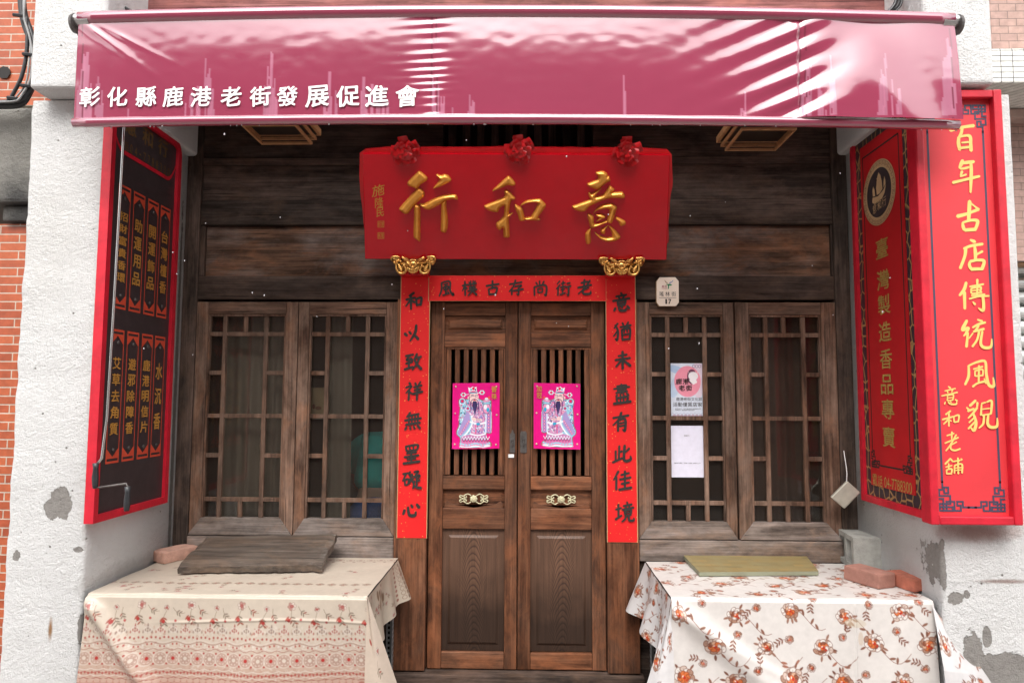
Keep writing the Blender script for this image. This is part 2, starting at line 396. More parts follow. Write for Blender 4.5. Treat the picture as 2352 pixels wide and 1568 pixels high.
M['brick_r'] = brickmat('pale_pink_tile', (.47, .31, .26), (.42, .275, .235), (.24, .17, .145), .088, .0405, .0022, rough=.5)
M['mosaic'] = brickmat('white_mosaic_tile', (.80, .80, .75), (.70, .72, .66), (.10, .10, .10), .060, .0290, .0022, rough=.25, bump=.3, off=0.0)
M['soffit'] = plain('pinkish_soffit_paint', (.42, .30, .26), .8, bump=.2)
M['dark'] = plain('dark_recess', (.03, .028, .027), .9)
M['steel_shut'] = plain('galvanised_shutter_steel', (.55, .57, .55), .38, metal=.75, var=.2)
M['beam'] = wood('red_brown_beam_wood', 'x', (.09, .032, .03), (.20, .075, .07), (.30, .13, .12), rough=.75, spec=.2)
dk, md, lt = (.014, .0105, .0085), (.046, .034, .028), (.105, .078, .064)
M['wx'] = wood('weathered_dark_wood_across', 'x', dk, md, lt, grey=(.145, .098, .078), greyamt=.65)
M['wz'] = wood('weathered_dark_wood_upright', 'z', dk, md, lt, grey=(.145, .098, .078), greyamt=.65)
M['bx'] = wood('brown_board_across', 'x', (.024, .015, .010), (.085, .048, .031), (.19, .10, .060), grey=(.18, .148, .135), greyamt=.8, wearscale=1.2)
M['sz'] = wood('faded_sash_wood_upright', 'z', (.022, .013, .010), (.105, .058, .039), (.23, .138, .098), grey=(.24, .165, .125), greyamt=.65)
M['sx'] = wood('faded_sash_wood_across', 'x', (.022, .013, .010), (.105, .058, .039), (.23, .138, .098), grey=(.24, .165, .125), greyamt=.65)
M['dz'] = wood('warm_door_wood_upright', 'z', (.026, .0095, .0045), (.145, .056, .027), (.28, .122, .064), grey=(.15, .092, .064), greyamt=.35, spec=.22, rough=.58)
M['dx'] = wood('warm_door_wood_across', 'x', (.026, .0095, .0045), (.145, .056, .027), (.28, .122, .064), grey=(.15, .092, .064), greyamt=.35, spec=.22, rough=.58)
M['sill'] = wood('grey_sill_wood', 'x', (.05, .038, .032), (.15, .118, .10), (.26, .21, .185), grey=(.30, .255, .23), greyamt=.6)
M['slab'] = wood('grey_wet_slab_wood', 'x', (.05, .038, .031), (.115, .09, .073), (.20, .16, .132), rough=.42, spec=.5, coarse=40)

def flame_panel(name, cx, cz):
    """flat sawn panel: nested arches of growth rings"""
    n = NT(name); p = n.pos(); sx = n.n('SeparateXYZ'); n.l(p, sx.inputs[0])
    w = n.noise(n.scale(p, (5, 5, 2.5)), 1.0, 4, 0.55)
    X = n.math('MULTIPLY', n.math('ADD', n.math('SUBTRACT', sx.outputs[0], cx), n.math('MULTIPLY', n.math('SUBTRACT', w, .5), .08)), 11.0)
    Z = n.math('MULTIPLY', n.math('SUBTRACT', sx.outputs[2], cz), 4.2)
    r = n.math('ADD', n.math('MULTIPLY', n.math('MULTIPLY', X, X), 1.25), Z)
    ring = n.math('FRACT', n.math('MULTIPLY', n.math('ADD', r, n.math('MULTIPLY', w, .35)), 6.5))
    g = n.noise(n.scale(p, (90, 90, 3)), 1.0, 4, 0.6)
    col = n.ramp(ring, [(0.0, (.045, .024, .016)), (0.22, (.12, .062, .038)), (0.75, (.155, .082, .05)), (1.0, (.06, .03, .02))])
    # darker over the lower half of the panel, with a soft uneven edge
    lower_tone = n.ramp(n.math('ADD', n.math('MULTIPLY', n.math('SUBTRACT', sx.outputs[2], cz - .12), 2.2), n.math('MULTIPLY', n.noise(p, 6, 4), .7)), [(0.1, 0.32), (0.75, 1.0)])
    col = n.mix(1.0, col, lower_tone, 'MULTIPLY')
    col = n.mix(1.0, col, n.ramp(g, [(0.3, .7), (0.65, 1.15)]), 'MULTIPLY')
    return n.fin(col, .5, 0, .4, n.bump(n.math('ADD', g, n.math('MULTIPLY', ring, .5)), .25, .004))

M['glass'] = glassmat('old_window_glass')
M['red'] = plain('glossy_red_lacquer', (.54, .003, .012), .10, spec=.45, var=.05, bump=.02, bscale=8)
M['redside'] = plain('red_lacquer_carved_edge', (.52, .006, .010), .35, var=.15, bump=.35, bscale=18)
M['redframe'] = plain('red_painted_wood', (.56, .012, .030), .42, var=.18, bump=.25, bscale=40)
M['redboard'] = plain('red_sign_board', (.66, .035, .045), .55, var=.06, nscale=6)
M['redpanel'] = plain('dark_red_sign_board', (.50, .010, .014), .5, var=.1, nscale=6)
M['gold'] = plain('gilt_letter', (.80, .36, .06), .27, metal=.5, var=.15, nscale=30, bump=.1, bscale=60)
M['gilt'] = plain('gilt_carving', (.80, .46, .14), .28, metal=.9, var=.25, nscale=60, bump=.2, bscale=120)
M['goldpaint'] = plain('gold_paint', (.55, .27, .05), .5, var=.15)
M['signyellow'] = plain('yellow_vinyl_letter', (.82, .55, .16), .5, var=.04)
M['dimgold'] = plain('faded_gold_letter', (.42, .27, .07), .55, var=.2, nscale=40)
M['black'] = plain('black_ink', (.022, .018, .016), .7, var=.2)
M['navy'] = plain('dark_blue_line', (.045, .05, .09), .6)
M['white'] = plain('white_letter', (.85, .85, .84), .5, var=.02)
M['signblack'] = plain('black_sign_board', (.045, .032, .034), .42, var=.2, nscale=20)
M['orange'] = plain('orange_red_border', (.62, .075, .035), .5, var=.1)
M['iron'] = plain('old_iron', (.12, .11, .105), .55, metal=.6, var=.3, nscale=40, bump=.3)
M['steel'] = plain('steel_tube', (.60, .60, .60), .25, metal=.95, var=.1)
M['cable'] = plain('black_cable', (.025, .027, .03), .4, var=.3)
M['cableg'] = plain('grey_cable', (.30, .31, .31), .45, var=.2)
M['brass'] = plain('pale_brass', (.60, .56, .36), .5, metal=.15, var=.15, nscale=60)
M['plate'] = plain('cream_enamel', (.86, .74, .63), .4, var=.03)
M['plateedge'] = plain('tan_edge', (.45, .27, .14), .5)
M['lampwood'] = plain('varnished_lamp_frame', (.42, .22, .10), .4, var=.2, nscale=30)
M['lamplens'] = plain('dusty_unlit_lamp_lens', (.020, .014, .011), .4)
M['curtain'] = plain('grey_beige_curtain', (.30, .25, .205), .9, var=.08, nscale=4)
M['browncurtain'] = plain('brown_curtain', (.12, .068, .052), .9, var=.15, nscale=4)
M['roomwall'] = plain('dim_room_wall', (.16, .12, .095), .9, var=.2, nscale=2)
M['cinder'] = plain('rough_cinder_block', (.36, .36, .33), .95, var=.25, nscale=14, bump=1.0, bscale=110)
M['brick_pale'] = plain('pale_worn_brick', (.52, .30, .23), .9, var=.28, nscale=16, bump=.5, bscale=90)
M['brick_red'] = plain('red_clay_brick', (.42, .135, .085), .9, var=.25, nscale=22, bump=.45, bscale=90)
M['brick_pink'] = plain('dusty_pink_brick', (.36, .175, .135), .9, var=.2, nscale=18, bump=.45, bscale=90)
M['tin'] = plain('dull_tin', (.52, .50, .42), .45, metal=.35, var=.12, nscale=20)
M['angle'] = plain('grey_slotted_angle', (.34, .36, .37), .5, metal=.4, var=.15)
M['hole'] = plain('slot_hole', (.02, .02, .02), .9)
M['pave'] = brickmat('grey_paving', (.30, .27, .25), (.24, .21, .19), (.16, .15, .14), .30, .15, .006, rough=.4)

# ------------------------------------------------------------------ setting: ground, room
m = NT('street_paving'); p = m.pos(); bk = m.n('TexBrick'); m.l(p, bk.inputs['Vector'])
bk.inputs['Color1'].default_value = (.29, .25, .23, 1); bk.inputs['Color2'].default_value = (.22, .19, .17, 1); bk.inputs['Mortar'].default_value = (.17, .15, .14, 1)
bk.inputs['Scale'].default_value = 1; bk.inputs['Brick Width'].default_value = .4; bk.inputs['Row Height'].default_value = .2; bk.inputs['Mortar Size'].default_value = .006
M['street'] = m.fin(m.mix(1.0, bk.outputs['Color'], m.ramp(m.noise(p, 6, 5), [(.3, .75), (.7, 1.15)]), 'MULTIPLY'), .45, 0, .4)
struct(MB().box(-40, 40, -60, 60, -.3, 0).build('ground', M['street']))
LW, RW = -2.005, 1.955                         # faces of the two plaster reveals
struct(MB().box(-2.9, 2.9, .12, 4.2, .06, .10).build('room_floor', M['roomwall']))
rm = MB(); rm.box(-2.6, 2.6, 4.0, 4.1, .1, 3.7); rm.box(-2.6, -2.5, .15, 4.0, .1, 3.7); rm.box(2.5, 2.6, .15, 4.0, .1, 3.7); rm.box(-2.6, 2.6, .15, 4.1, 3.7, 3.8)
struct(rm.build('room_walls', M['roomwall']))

# ------------------------------------------------------------------ plaster pillars
def wall_sheet(mb, x0, x1, y, z0, z1, amp, sc, seed, step=.025):
    """slightly uneven rendered face looking towards -Y"""
    nx, nz = int((x1 - x0) / step) + 2, int((z1 - z0) / step) + 2
    P = np.zeros((nz, nx, 3))
    for j in range(nz):
        for i in range(nx):
            x = x0 + (x1 - x0) * i / (nx - 1); z = z0 + (z1 - z0) * j / (nz - 1)
            P[j, i] = (x, y - abs(amp * (noise.noise((x * sc, z * sc, seed)) + .5 * noise.noise((x * sc * 3, z * sc * 3, seed + 9)))), z)
    mb.grid(P[::-1])
def pillar(x0, x1, xb0, xb1, zb, mat, label, seed, inner):
    t = thing('plaster_pillar', label, 'pillar', ((x0 + x1) / 2, -.6, 0), 'white plaster pillars of the shop')
    b = MB()
    # lower shaft with rounded arrises
    pts = []
    r = .018
    for (cx, cy, a0) in ((x0 + r, -.84 + r, 180), (x1 - r, -.84 + r, 270)):
        for a in range(a0, a0 + 91, 30): pts.append((cx + r * math.cos(R(a)), cy + r * math.sin(R(a))))
    pts += [(x1, .10), (x0, .10)]
    zs = np.arange(0, zb + .02, .03); P = np.zeros((len(zs), len(pts) + 1, 3))
    for j, z in enumerate(zs):
        for i, q in enumerate(pts + [pts[0]]):
            n1 = noise.noise((q[0] * 6, z * 7, seed)) * .006 + noise.noise((q[0] * 30, z * 30, seed)) * .0022
            e = 1.0 if q[1] < -.5 else 0.0
            P[j, i] = (q[0] + n1 * e, q[1] + n1 * e, z)
    b.grid(P)
    b.build('shaft', mat, t, smooth=True)
    c = MB(); c.box(xb0, xb1, -.97, .10, zb, 4.6)
    c.build('upper_block', mat, t, bevel=.02, seg=3)
    # ragged plaster lip lapping on to the old timber
    l = MB(); zz = np.arange(.8, 3.4, .012); s = 1 if inner > 0 else -1
    P = np.zeros((len(zz), 2, 3))
    for j, z in enumerate(zz):
        w = .016 + .010 * noise.noise((z * 14, seed, 0)) + .006 * noise.noise((z * 45, seed, 3))
        xe = (x1 if s > 0 else x0)
        P[j, 0] = (xe - s * .002, -.010, z); P[j, 1] = (xe + s * max(.003, w), -.012, z)
    l.grid(P if s > 0 else P[:, ::-1]); l.build('ragged_lip', mat, t)
    return t
zbL = at(160, 202, Y=-.97).z; zbR = at(2160, 194, Y=-.97).z
pillar(-2.385, LW, -2.31, -1.95, zbL, M['plaster_l'], 'white plaster pillar beside the orange brick, with a peeled grey patch', 1.0, +1)
pillar(RW, 2.37, 1.905, 2.215, zbR, M['plaster_r'], 'white plaster pillar behind the tall front red sign, flaking at its base', 5.0, -1)

# building above: timber board over the awning, floor above, recess ceiling
up = thing('upper_storey', 'red brown timber eave board running above the awning', 'eave', (0, -.6, 3.5))
MB().box(-1.97, 1.93, -.62, -.52, 3.50, 4.6).build('eave_board', M['beam'], up, bevel=.006)
MB().box(-1.97, 1.93, -.70, -.621, 3.42, 3.50).build('eave_rail', M['beam'], up, bevel=.006)
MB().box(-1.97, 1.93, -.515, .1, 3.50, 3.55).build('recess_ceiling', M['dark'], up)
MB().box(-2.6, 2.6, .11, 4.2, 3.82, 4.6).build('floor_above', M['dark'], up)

# ------------------------------------------------------------------ neighbours
nb = thing('brick_house', 'orange facing brick house at the left edge, with mouldy concrete ledge', 'building', (-2.9, -.3, 0))
MB().box(-4.5, -2.28, -.62, .1, at(20, 243, Y=-.62).z, 4.6).build('upper_brick_wall', M['brick_l'], nb)
zl0, zl1 = at(40, 465, Y=-.74).z, at(40, 245, Y=-.74).z
MB().box(-4.5, -2.37, -.74, .1, zl0, zl1).build('concrete_ledge', M['concrete'], nb, bevel=.02)
MB().box(at(5, 480, Y=-.70).x, -2.37, -.70, .1, zl0 - .085, zl0 - .003).build('concrete_corbel', M['concrete'], nb, bevel=.012)
MB().box(at(4, 900, Y=-.66).x - .10, -2.37, -.66, .1, 0, zl0 - .09).build('brick_pier', M['brick_l'], nb)
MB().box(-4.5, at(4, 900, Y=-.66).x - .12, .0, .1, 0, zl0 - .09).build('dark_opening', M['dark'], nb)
hole = MB()
c = at(10, 167, Y=-.625); pts = []
for k in range(18):
    a = 2 * math.pi * k / 18; rr = .034 * (1 + .3 * noise.noise((math.cos(a) * 2, math.sin(a) * 2, 4)))
    pts.append((c.x + rr * math.cos(a), c.y, c.z + rr * math.sin(a)))
hole.prism(pts, (0, -.004, 0)); hole.build('broken_hole', M['dark'], nb)

nr = thing('tiled_house', 'pink tiled house at the right edge with a white mosaic band', 'building', (3.2, -.3, 0))
Yr = -.55
z1, z2, z3 = at(2320, 125, Y=Yr).z, at(2320, 190, Y=-.62).z, at(2320, 270, Y=-.2).z
MB().box(2.19, 4.8, Yr, .2, z1, 4.6).build('upper_tile_wall', M['brick_r'], nr)
MB().box(2.19, 4.8, Yr - .07, .2, z2, z1 - .003).build('mosaic_band', M['mosaic'], nr, bevel=.006)
MB().box(2.19, 4.8, -.20, .2, at(2330, 470, Y=-.2).z - .32, z2 - .003).build('lower_tile_wall', M['brick_r'], nr)
MB().box(2.19, 4.8, -.30, -.203, at(2330, 270, Y=-.3).z, z2 - .003).build('soffit_beam', M['soffit'], nr, bevel=.005)
zs = at(2330, 595, Y=-.1).z
MB().box(2.19, 4.8, -.16, .2, zs, at(2330, 470, Y=-.2).z - .325).build('shutter_box', M['lampwood'], nr)
sh = thing('roller_shutter', 'galvanised roller shutter closed behind the right pillar', 'shutter', (3.4, .0, 0))
P = []; zz = zs
while zz > .05:
    for k in range(6):
        a = k / 6; P.append((zz - a * .085, -.02 - .022 * math.sin(math.pi * a) ** .6 if k else .0))
    zz -= .085
G = np.zeros((len(P), 2, 3))
for j, (z, y) in enumerate(P): G[j, 0] = (2.2, y, z); G[j, 1] = (4.8, y, z)
MB().grid(G[:, :]).build('slat_curtain', M['steel_shut'], sh)
MB().box(2.2, 4.8, -.04, .02, 0, .06).build('bottom_bar', M['steel_shut'], sh)

# weeds beside the right pillar
wd = MB(); r_ = random.Random(4)
for k in range(160):
    x, y, z = 2.46 + r_.uniform(-.04, .12), -.42 + r_.uniform(-.1, .1), r_.uniform(.05, 1.0) ** 1.0
    s = r_.uniform(.015, .035); a = r_.uniform(0, 6.3); b = r_.uniform(-.6, .6)
    d = Vector((math.cos(a), math.sin(a), b)); e = d.orthogonal().normalized()
    c = Vector((x, y, z)); wd.add([c - d * s, c + e * s * .4, c + d * s, c - e * s * .4], [(0, 1, 2, 3)])
wd.tube([(2.50, -.42, .02), (2.48, -.42, .5), (2.5, -.4, 1.0)], .006, 6)
M['leaf'] = plain('green_leaf', (.06, .16, .03), .5, var=.4, nscale=30)
tag(wd.build('climbing_plant', M['leaf']), 'green leafy weed growing between the right pillar and the shutter', 'plant')

# ------------------------------------------------------------------ unseen street side, added and sized for reflections in awning, glass and plaque
op = MB(); op.box(-7, 7, -10.6, -8.4, 0, 6.95); op.box(-7, 7, -8.4, -7.9, 6.8, 7.0)
M['opp'] = brickmat('old_red_brick', (.30, .17, .13), (.25, .14, .11), (.36, .33, .30), .22, .07, .008, rough=.8)
struct(op.build('unseen_street_side', M['opp']))
# ------------------------------------------------------------------ timber shopfront
SF = thing('timber_shopfront', 'weathered dark timber shopfront with double doors and latticed windows', 'shopfront', (0, .05, .08))
xl, xr = LW - .05, RW + .05
Z = lambda v: fz(v)
def board(z0, z1, y, mat, name='wall_board', x0=xl, x1=xr, d=.05, bev=.004): return MB().box(x0, x1, y, y + d, z0, z1).build(name, mat, SF, bevel=bev)
z_lint = Z(690); z_b1 = Z(633); z_b2 = Z(517); z_b3 = Z(458); z_b4 = Z(377)
dl, dr = fx(984), fx(1392)                    # door opening
jl, jr = fx(911), fx(1464)                    # outer edges of the door posts
# posts at both ends
pl1, pr0 = fx(443), fx(1926)
MB().box(xl, pl1, -.012, .10, .08, 3.5).build('corner_post', M['wz'], SF, bevel=.005)
MB().box(pr0, xr, -.012, .10, .08, 3.5).build('corner_post', M['wz'], SF, bevel=.005)
pi0, pi1 = pl1 + .001, pr0 - .001
# boards above the windows
board(z_lint + .006, z_b1 - .002, .000, M['wx'], 'lintel_beam', pi0, pi1, .09)
ip = fx(455)
MB().box(ip, -ip - .03, .024, .06, z_b1, z_b2).build('wall_board', M['bx'], SF, bevel=.003)
MB().box(pi0, ip - .001, .004, .06, z_b1, z_b2).build('panel_stile', M['wz'], SF, bevel=.003)
MB().box(-ip - .029, pi1, .004, .06, z_b1, z_b2).build('panel_stile', M['wz'], SF, bevel=.003)
board(z_b2 + .004, z_b3 - .001, -.002, M['wx'], 'cross_rail', pi0, pi1, .06)
board(z_b3 + .001, z_b4 - .001, .012, M['wx'], 'wall_board', pi0, pi1)
tl, tr = fx(1010), fx(1365)
z_t0 = Z(360)
board(z_b4 + .001, z_t0 - .001, .004, M['wx'], 'wall_board', pi0, pi1)
MB().box(pi0, tl - .001, .006, .06, z_t0, 3.5).build('wall_board', M['wx'], SF, bevel=.003)
MB().box(tr + .001, pi1, .006, .06, z_t0, 3.5).build('wall_board', M['wx'], SF, bevel=.003)
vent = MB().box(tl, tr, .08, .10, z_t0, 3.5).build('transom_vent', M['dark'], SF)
x = tl + .03
while x < tr - .03:
    MB().box(x, x + .045, .02, .05, z_t0, 3.499).build('vent_bar', M['wz'], vent, bevel=.003); x += .087
# door posts
for (a, b) in ((jl, dl), (dr, jr)):
    MB().box(a, b, -.030, .09, .15, z_lint + .004).build('door_post', M['dz'], SF, bevel=.004)
MB().box(dl + .001, dr - .001, -.018, .09, z_lint - .002, z_lint + .004).build('door_head', M['dx'], SF)
z_dbot = Z(1540)
MB().box(jl - .02, jr + .02, -.055, .09, .02, z_dbot - .006).build('threshold', M['wx'], SF, bevel=.006)

# sills and boards below the windows
z_wtop, z_wbot = Z(694), Z(1233)
for (a, b) in ((pi0, jl - .002), (jr + .002, pi1)):
    MB().box(a, b, -.02, .09, Z(1284), z_wbot - .005).build('sill_beam', M['sill'], SF, bevel=.006)
    MB().box(a, b, .01, .09, .08, Z(1284) - .003).build('apron_board', M['wx'], SF, bevel=.004)

# latticed sashes
def sash(u0, u1, g0, g1, ua, ub, uc, ja, jb):
    x0, x1, gx0, gx1 = fx(u0), fx(u1), fx(g0), fx(g1)
    zt, zb, gt, gb = z_wtop, z_wbot, Z(722), Z(1194)
    f = MB().box(x0 + .002, gx0, -.004, .045, zb, zt).build('window_sash', M['sz'], SF, bevel=.004)
    MB().box(gx1, x1 - .002, -.004, .045, zb, zt).build('stile', M['sz'], f, bevel=.004)
    MB().box(gx0 + .0005, gx1 - .0005, -.002, .044, gt, zt).build('top_rail', M['sx'], f, bevel=.004)
    # splayed bottom rail, mitred into the stiles
    o = .055
    MB().hexa([(x0 + .004, -.022, zb), (x1 - .004, -.022, zb), (x1 - .004, .04, zb), (x0 + .004, .04, zb),
               (gx0 + .001, -.006, gb), (gx1 - .001, -.006, gb), (gx1 - .001, .04, gb), (gx0 + .001, .04, gb)]).build('bottom_rail', M['sill'], f, bevel=.003)
    mo = MB()
    e = .012
    mo.box(gx0 + .0005, gx0 + e, .004, .034, gb, gt); mo.box(gx1 - e, gx1 - .0005, .004, .034, gb, gt)
    mo.box(gx0 + e, gx1 - e, .004, .034, gt - e, gt - .0005)
    mo.build('inner_bead', M['sz'], f, bevel=.002)
    w = .0125
    xa, xb, xc = fx(ua), fx(ub), fx(uc)
    hz = [Z(768), Z(858), Z(958), Z(1050), Z(1152)]
    v = MB(); h = v
    for X in (xa, xb): v.box(X - w, X + w, .008, .030, gb, gt - e)
    v.box(xc - w, xc + w, .0085, .0295, hz[0] + w, gt - e - .0005); v.box(xc - w, xc + w, .0085, .0295, gb + .0005, hz[4] - w)
    for k, zz in enumerate(hz):
        sp = [(gx0 + e, xa - w), (xb + w, gx1 - e)] + ([(xa + w, xb - w)] if k in (0, 2, 4) else [])
        for (p, q) in sp: h.box(p, q, .0095, .0285, zz - w, zz + w)
    v.build('lattice', M['sz'], f, bevel=.002)
    MB().box(gx0, gx1, .0365, .0385, gb, gt).build('glass_pane', M['glass'], f)
    return f
sash(443, 680, 470, 651, 508, 604, 556, 0, 0)
sash(680, 911, 705, 884, 747, 840, 794, 0, 0)
sash(1464, 1690, 1494, 1665, 1536, 1622, 1579, 0, 0)
sash(1692, 1926, 1724, 1892, 1764, 1851, 1806, 0, 0)

# door leaves
def leaf(u0, u1, s0, s1, hinge):
    x0, x1, a, b = fx(u0), fx(u1), fx(s0), fx(s1)
    yb, y = .06, .018
    zt, zb = Z(693), z_dbot
    d = MB().box(x0 + .0015, a, y, yb, zb, zt).build('door_leaf', M['dz'], SF, bevel=.004)
    MB().box(b, x1 - .0015, y, yb, zb, zt).build('stile', M['dz'], d, bevel=.004)
    def rail(v0, v1, yy=y + .002): MB().box(a + .0005, b - .0005, yy, yb - .002, Z(v1), Z(v0)).build('rail', M['dx'], d, bevel=.005)
    rail(694, 724); rail(764, 797); rail(1094, 1125, y - .006); rail(1168, 1217); rail(1501, 1540)
    def panel(v0, v1, mat, raise_=.006, mrg=.028, name='panel'):
        P = MB().box(a + .0005, b - .0005, y + .022, yb - .004, Z(v1) + .0005, Z(v0) - .0005)
        x0_, x1_, z0_, z1_ = a + mrg, b - mrg, Z(v1) + mrg, Z(v0) - mrg
        e = .014
        P.hexa([(x0_, y + .0219, z0_), (x1_, y + .0219, z0_), (x1_, y + .0219, z1_), (x0_, y + .0219, z1_),
                (x0_ + e, y + .0219 - raise_, z0_ + e), (x1_ - e, y + .0219 - raise_, z0_ + e), (x1_ - e, y + .0219 - raise_, z1_ - e), (x0_ + e, y + .0219 - raise_, z1_ - e)][::1])
        o = P.build(name, mat, d); return o
    panel(725, 763, M['dx'], .012, .018)
    panel(1218, 1500, flame_panel('flat_sawn_panel_%s' % hinge, (a + b) / 2, Z(1330)), .008, .035, 'lower_panel')
    pn = panel(1126, 1167, M['dx'], .003, .006, 'drawer_panel')
    # carved cusped apron under the medallion
    cx, zc = (a + b) / 2, Z(1168); hw = (b - a) / 2 - .012; ap = []
    prof = [(-1, .0), (-1, .034), (-.93, .046), (-.86, .040), (-.80, .030), (-.68, .024), (-.52, .030), (-.34, .026), (-.16, .010), (0, .004)]
    prof = prof + [(-px, pz) for px, pz in prof[-2::-1]]
    pts = [(cx + px * hw, y + .0125, zc + pz * .8) for px, pz in prof]
    MB().prism(pts[::-1], (0, .008, 0)).build('carved_apron', M['dx'], d, bevel=.002)
    # slats
    n = 7; p = (b - a) / n
    for k in range(n):
        xc = a + (k + .5) * p
        MB().box(xc - .0145, xc + .0145, y + .008, y + .03, Z(1093), Z(798)).build('slat', M['dz'], d, bevel=.005)
    e = .010
    bead = MB(); bead.box(a + .0005, a + e, y + .004, y + .03, Z(1093), Z(798)); bead.box(b - e, b - .0005, y + .004, y + .03, Z(1093), Z(798)); bead.box(a + e, b - e, y + .004, y + .03, Z(798) - e, Z(798) - .0005)
    bead.build('bead', M['dz'], d, bevel=.002)
    # medallion of scrolls round a peony
    mb = MB(); zc = Z(1147); s = .085 / 34 * 1.0
    yy = y + .006
    def scr(pts, r): mb.tube([(cx + px * .0025, yy, zc + pz * .0025) for px, pz in spline(pts, 5)], r, 6)
    for sx in (-1, 1):
        for sz in (-1, 1):
            scr([(sx * 6, sz * 7), (sx * 14, sz * 11), (sx * 22, sz * 7), (sx * 22, sz * 2), (sx * 17, sz * 3), (sx * 18, sz * 6)], .0036)
            scr([(sx * 18, sz * 10), (sx * 25, sz * 6), (sx * 31, sz * 8), (sx * 33, sz * 3), (sx * 29, sz * 2)], .0030)
            scr([(sx * 20, 0), (sx * 27, sz * 1), (sx * 34, sz * 6)], .0026)
    for k in range(7):
        an = 2 * math.pi * k / 7; mb.ball((cx + .0125 * math.cos(an), yy - .002, zc + .0115 * math.sin(an)), .0105, 8, (1, .5, 1))
    for k in range(5):
        an = 2 * math.pi * (k + .5) / 5; mb.ball((cx + .006 * math.cos(an), yy - .006, zc + .006 * math.sin(an)), .007, 8, (1, .6, 1))
    mb.build('medallion', M['brass'], d, smooth=True)
    # ring latch plate
    return d
L = leaf(986, 1188.5, 1018, 1160, 'one'); Rr = leaf(1189.5, 1391, 1219, 1359, 'two')
def latch(parent, u0, u1, v0, v1, top):
    y = .016; x0, x1 = fx(u0), fx(u1); z0, z1 = Z(v1), Z(v0); c = (x0 + x1) / 2
    p = [(x0 + .004, y, z0), (x1 - .004, y, z0), (x1, y, z0 + .006), (x1, y, z1 - .012)] + ([(c + .008, y, z1 - .006), (c + .003, y, z1 + .012), (c - .003, y, z1 + .012), (c - .008, y, z1 - .006)] if top else [(x1 - .006, y, z1), (x0 + .006, y, z1)]) + [(x0, y, z1 - .012), (x0, y, z0 + .006)]
    k = MB().prism(p, (0, -.004, 0)).build('latch_plate', M['iron'], parent)
    h = MB(); h.ball((c, y - .009, (z0 * .4 + z1 * .6)), .008, 8); h.tube([(c, y - .012, z0 * .4 + z1 * .6), (c + .002, y - .014, z0 * .55 + z1 * .45), (c, y - .012, z0 * .7 + z1 * .3)], .003, 6)
    h.build('pull', M['iron'], k, smooth=True)
latch(L, 1171, 1183, 992, 1040, True); latch(Rr, 1195, 1210, 990, 1040, False)
MB().box(fx(1168), fx(1181), .013, .0175, Z(1051), Z(1043)).build('tiny_label', M['white'], L)

# things seen dimly through the glass
def curtain(u0, u1, v0, v1, Y, amp, lam, mat, label, seed):
    x0, x1 = fx(u0, 950, Y), fx(u1, 950, Y); zt, zb = fz(v0, 1188, Y), fz(v1, 1188, Y); n = int((x1 - x0) / .006) + 2
    P = np.zeros((24, n, 3))
    for j in range(24):
        t = j / 23
        for i in range(n):
            x = x0 + (x1 - x0) * i / (n - 1)
            ph = x / lam * 6.283 + 1.3 * noise.noise((x * 5, seed, t * .6))
            P[j, i] = (x + .012 * t * math.sin(ph * .5 + seed), Y + amp * math.sin(ph) * (.6 + .4 * t), zt + (zb - zt) * t)
    o = MB().grid(P).build('curtain', mat, smooth=True); return tag(o, label, 'curtain', 'curtains behind the windows')
curtain(518, 660, 690, 1240, .16, .020, .085, M['curtain'], 'grey beige curtain hanging in folds behind the window next to the left pillar', 2)
curtain(440, 519, 690, 1240, .20, .012, .10, M['browncurtain'], 'brown curtain edge beside the grey curtain, nearest the left pillar', 3)
curtain(752, 806, 690, 1240, .20, .014, .07, M['curtain'], 'narrow grey curtain behind the window beside the left couplet', 5)
curtain(1720, 1856, 690, 1240, .18, .018, .11, M['browncurtain'], 'dark brown curtain behind the window nearest the right reveal', 8)

# ------------------------------------------------------------------ couplets
EX, EZ, NF = Vector((1, 0, 0)), Vector((0, 0, 1)), Vector((0, -1, 0))
def red_paper(name):
    n = NT(name); p = n.pos()
    v = n.n('TexVoronoi'); n.l(p, v.inputs['Vector']); v.inputs['Scale'].default_value = 62
    rnd = n.noise(p, 31, 3)
    f = n.math('MULTIPLY', n.ramp(v.outputs['Distance'], [(0.16, 1.0), (0.22, 0.0)]), n.ramp(rnd, [(0.53, 0.0), (0.57, 1.0)]))
    c = n.mix(n.math('MULTIPLY', f, .8), n.mix(n.noise(p, 5, 3), (.66, .012, .014), (.76, .018, .018)), (.80, .36, .08))
    return n.fin(c, .6, 0, .3, n.bump(n.noise(p, 7, 3), .15, .01))
M['paper'] = red_paper('gold_flecked_red_paper')
M['paperedge'] = plain('tan_paper_edge', (.52, .36, .18), .8)
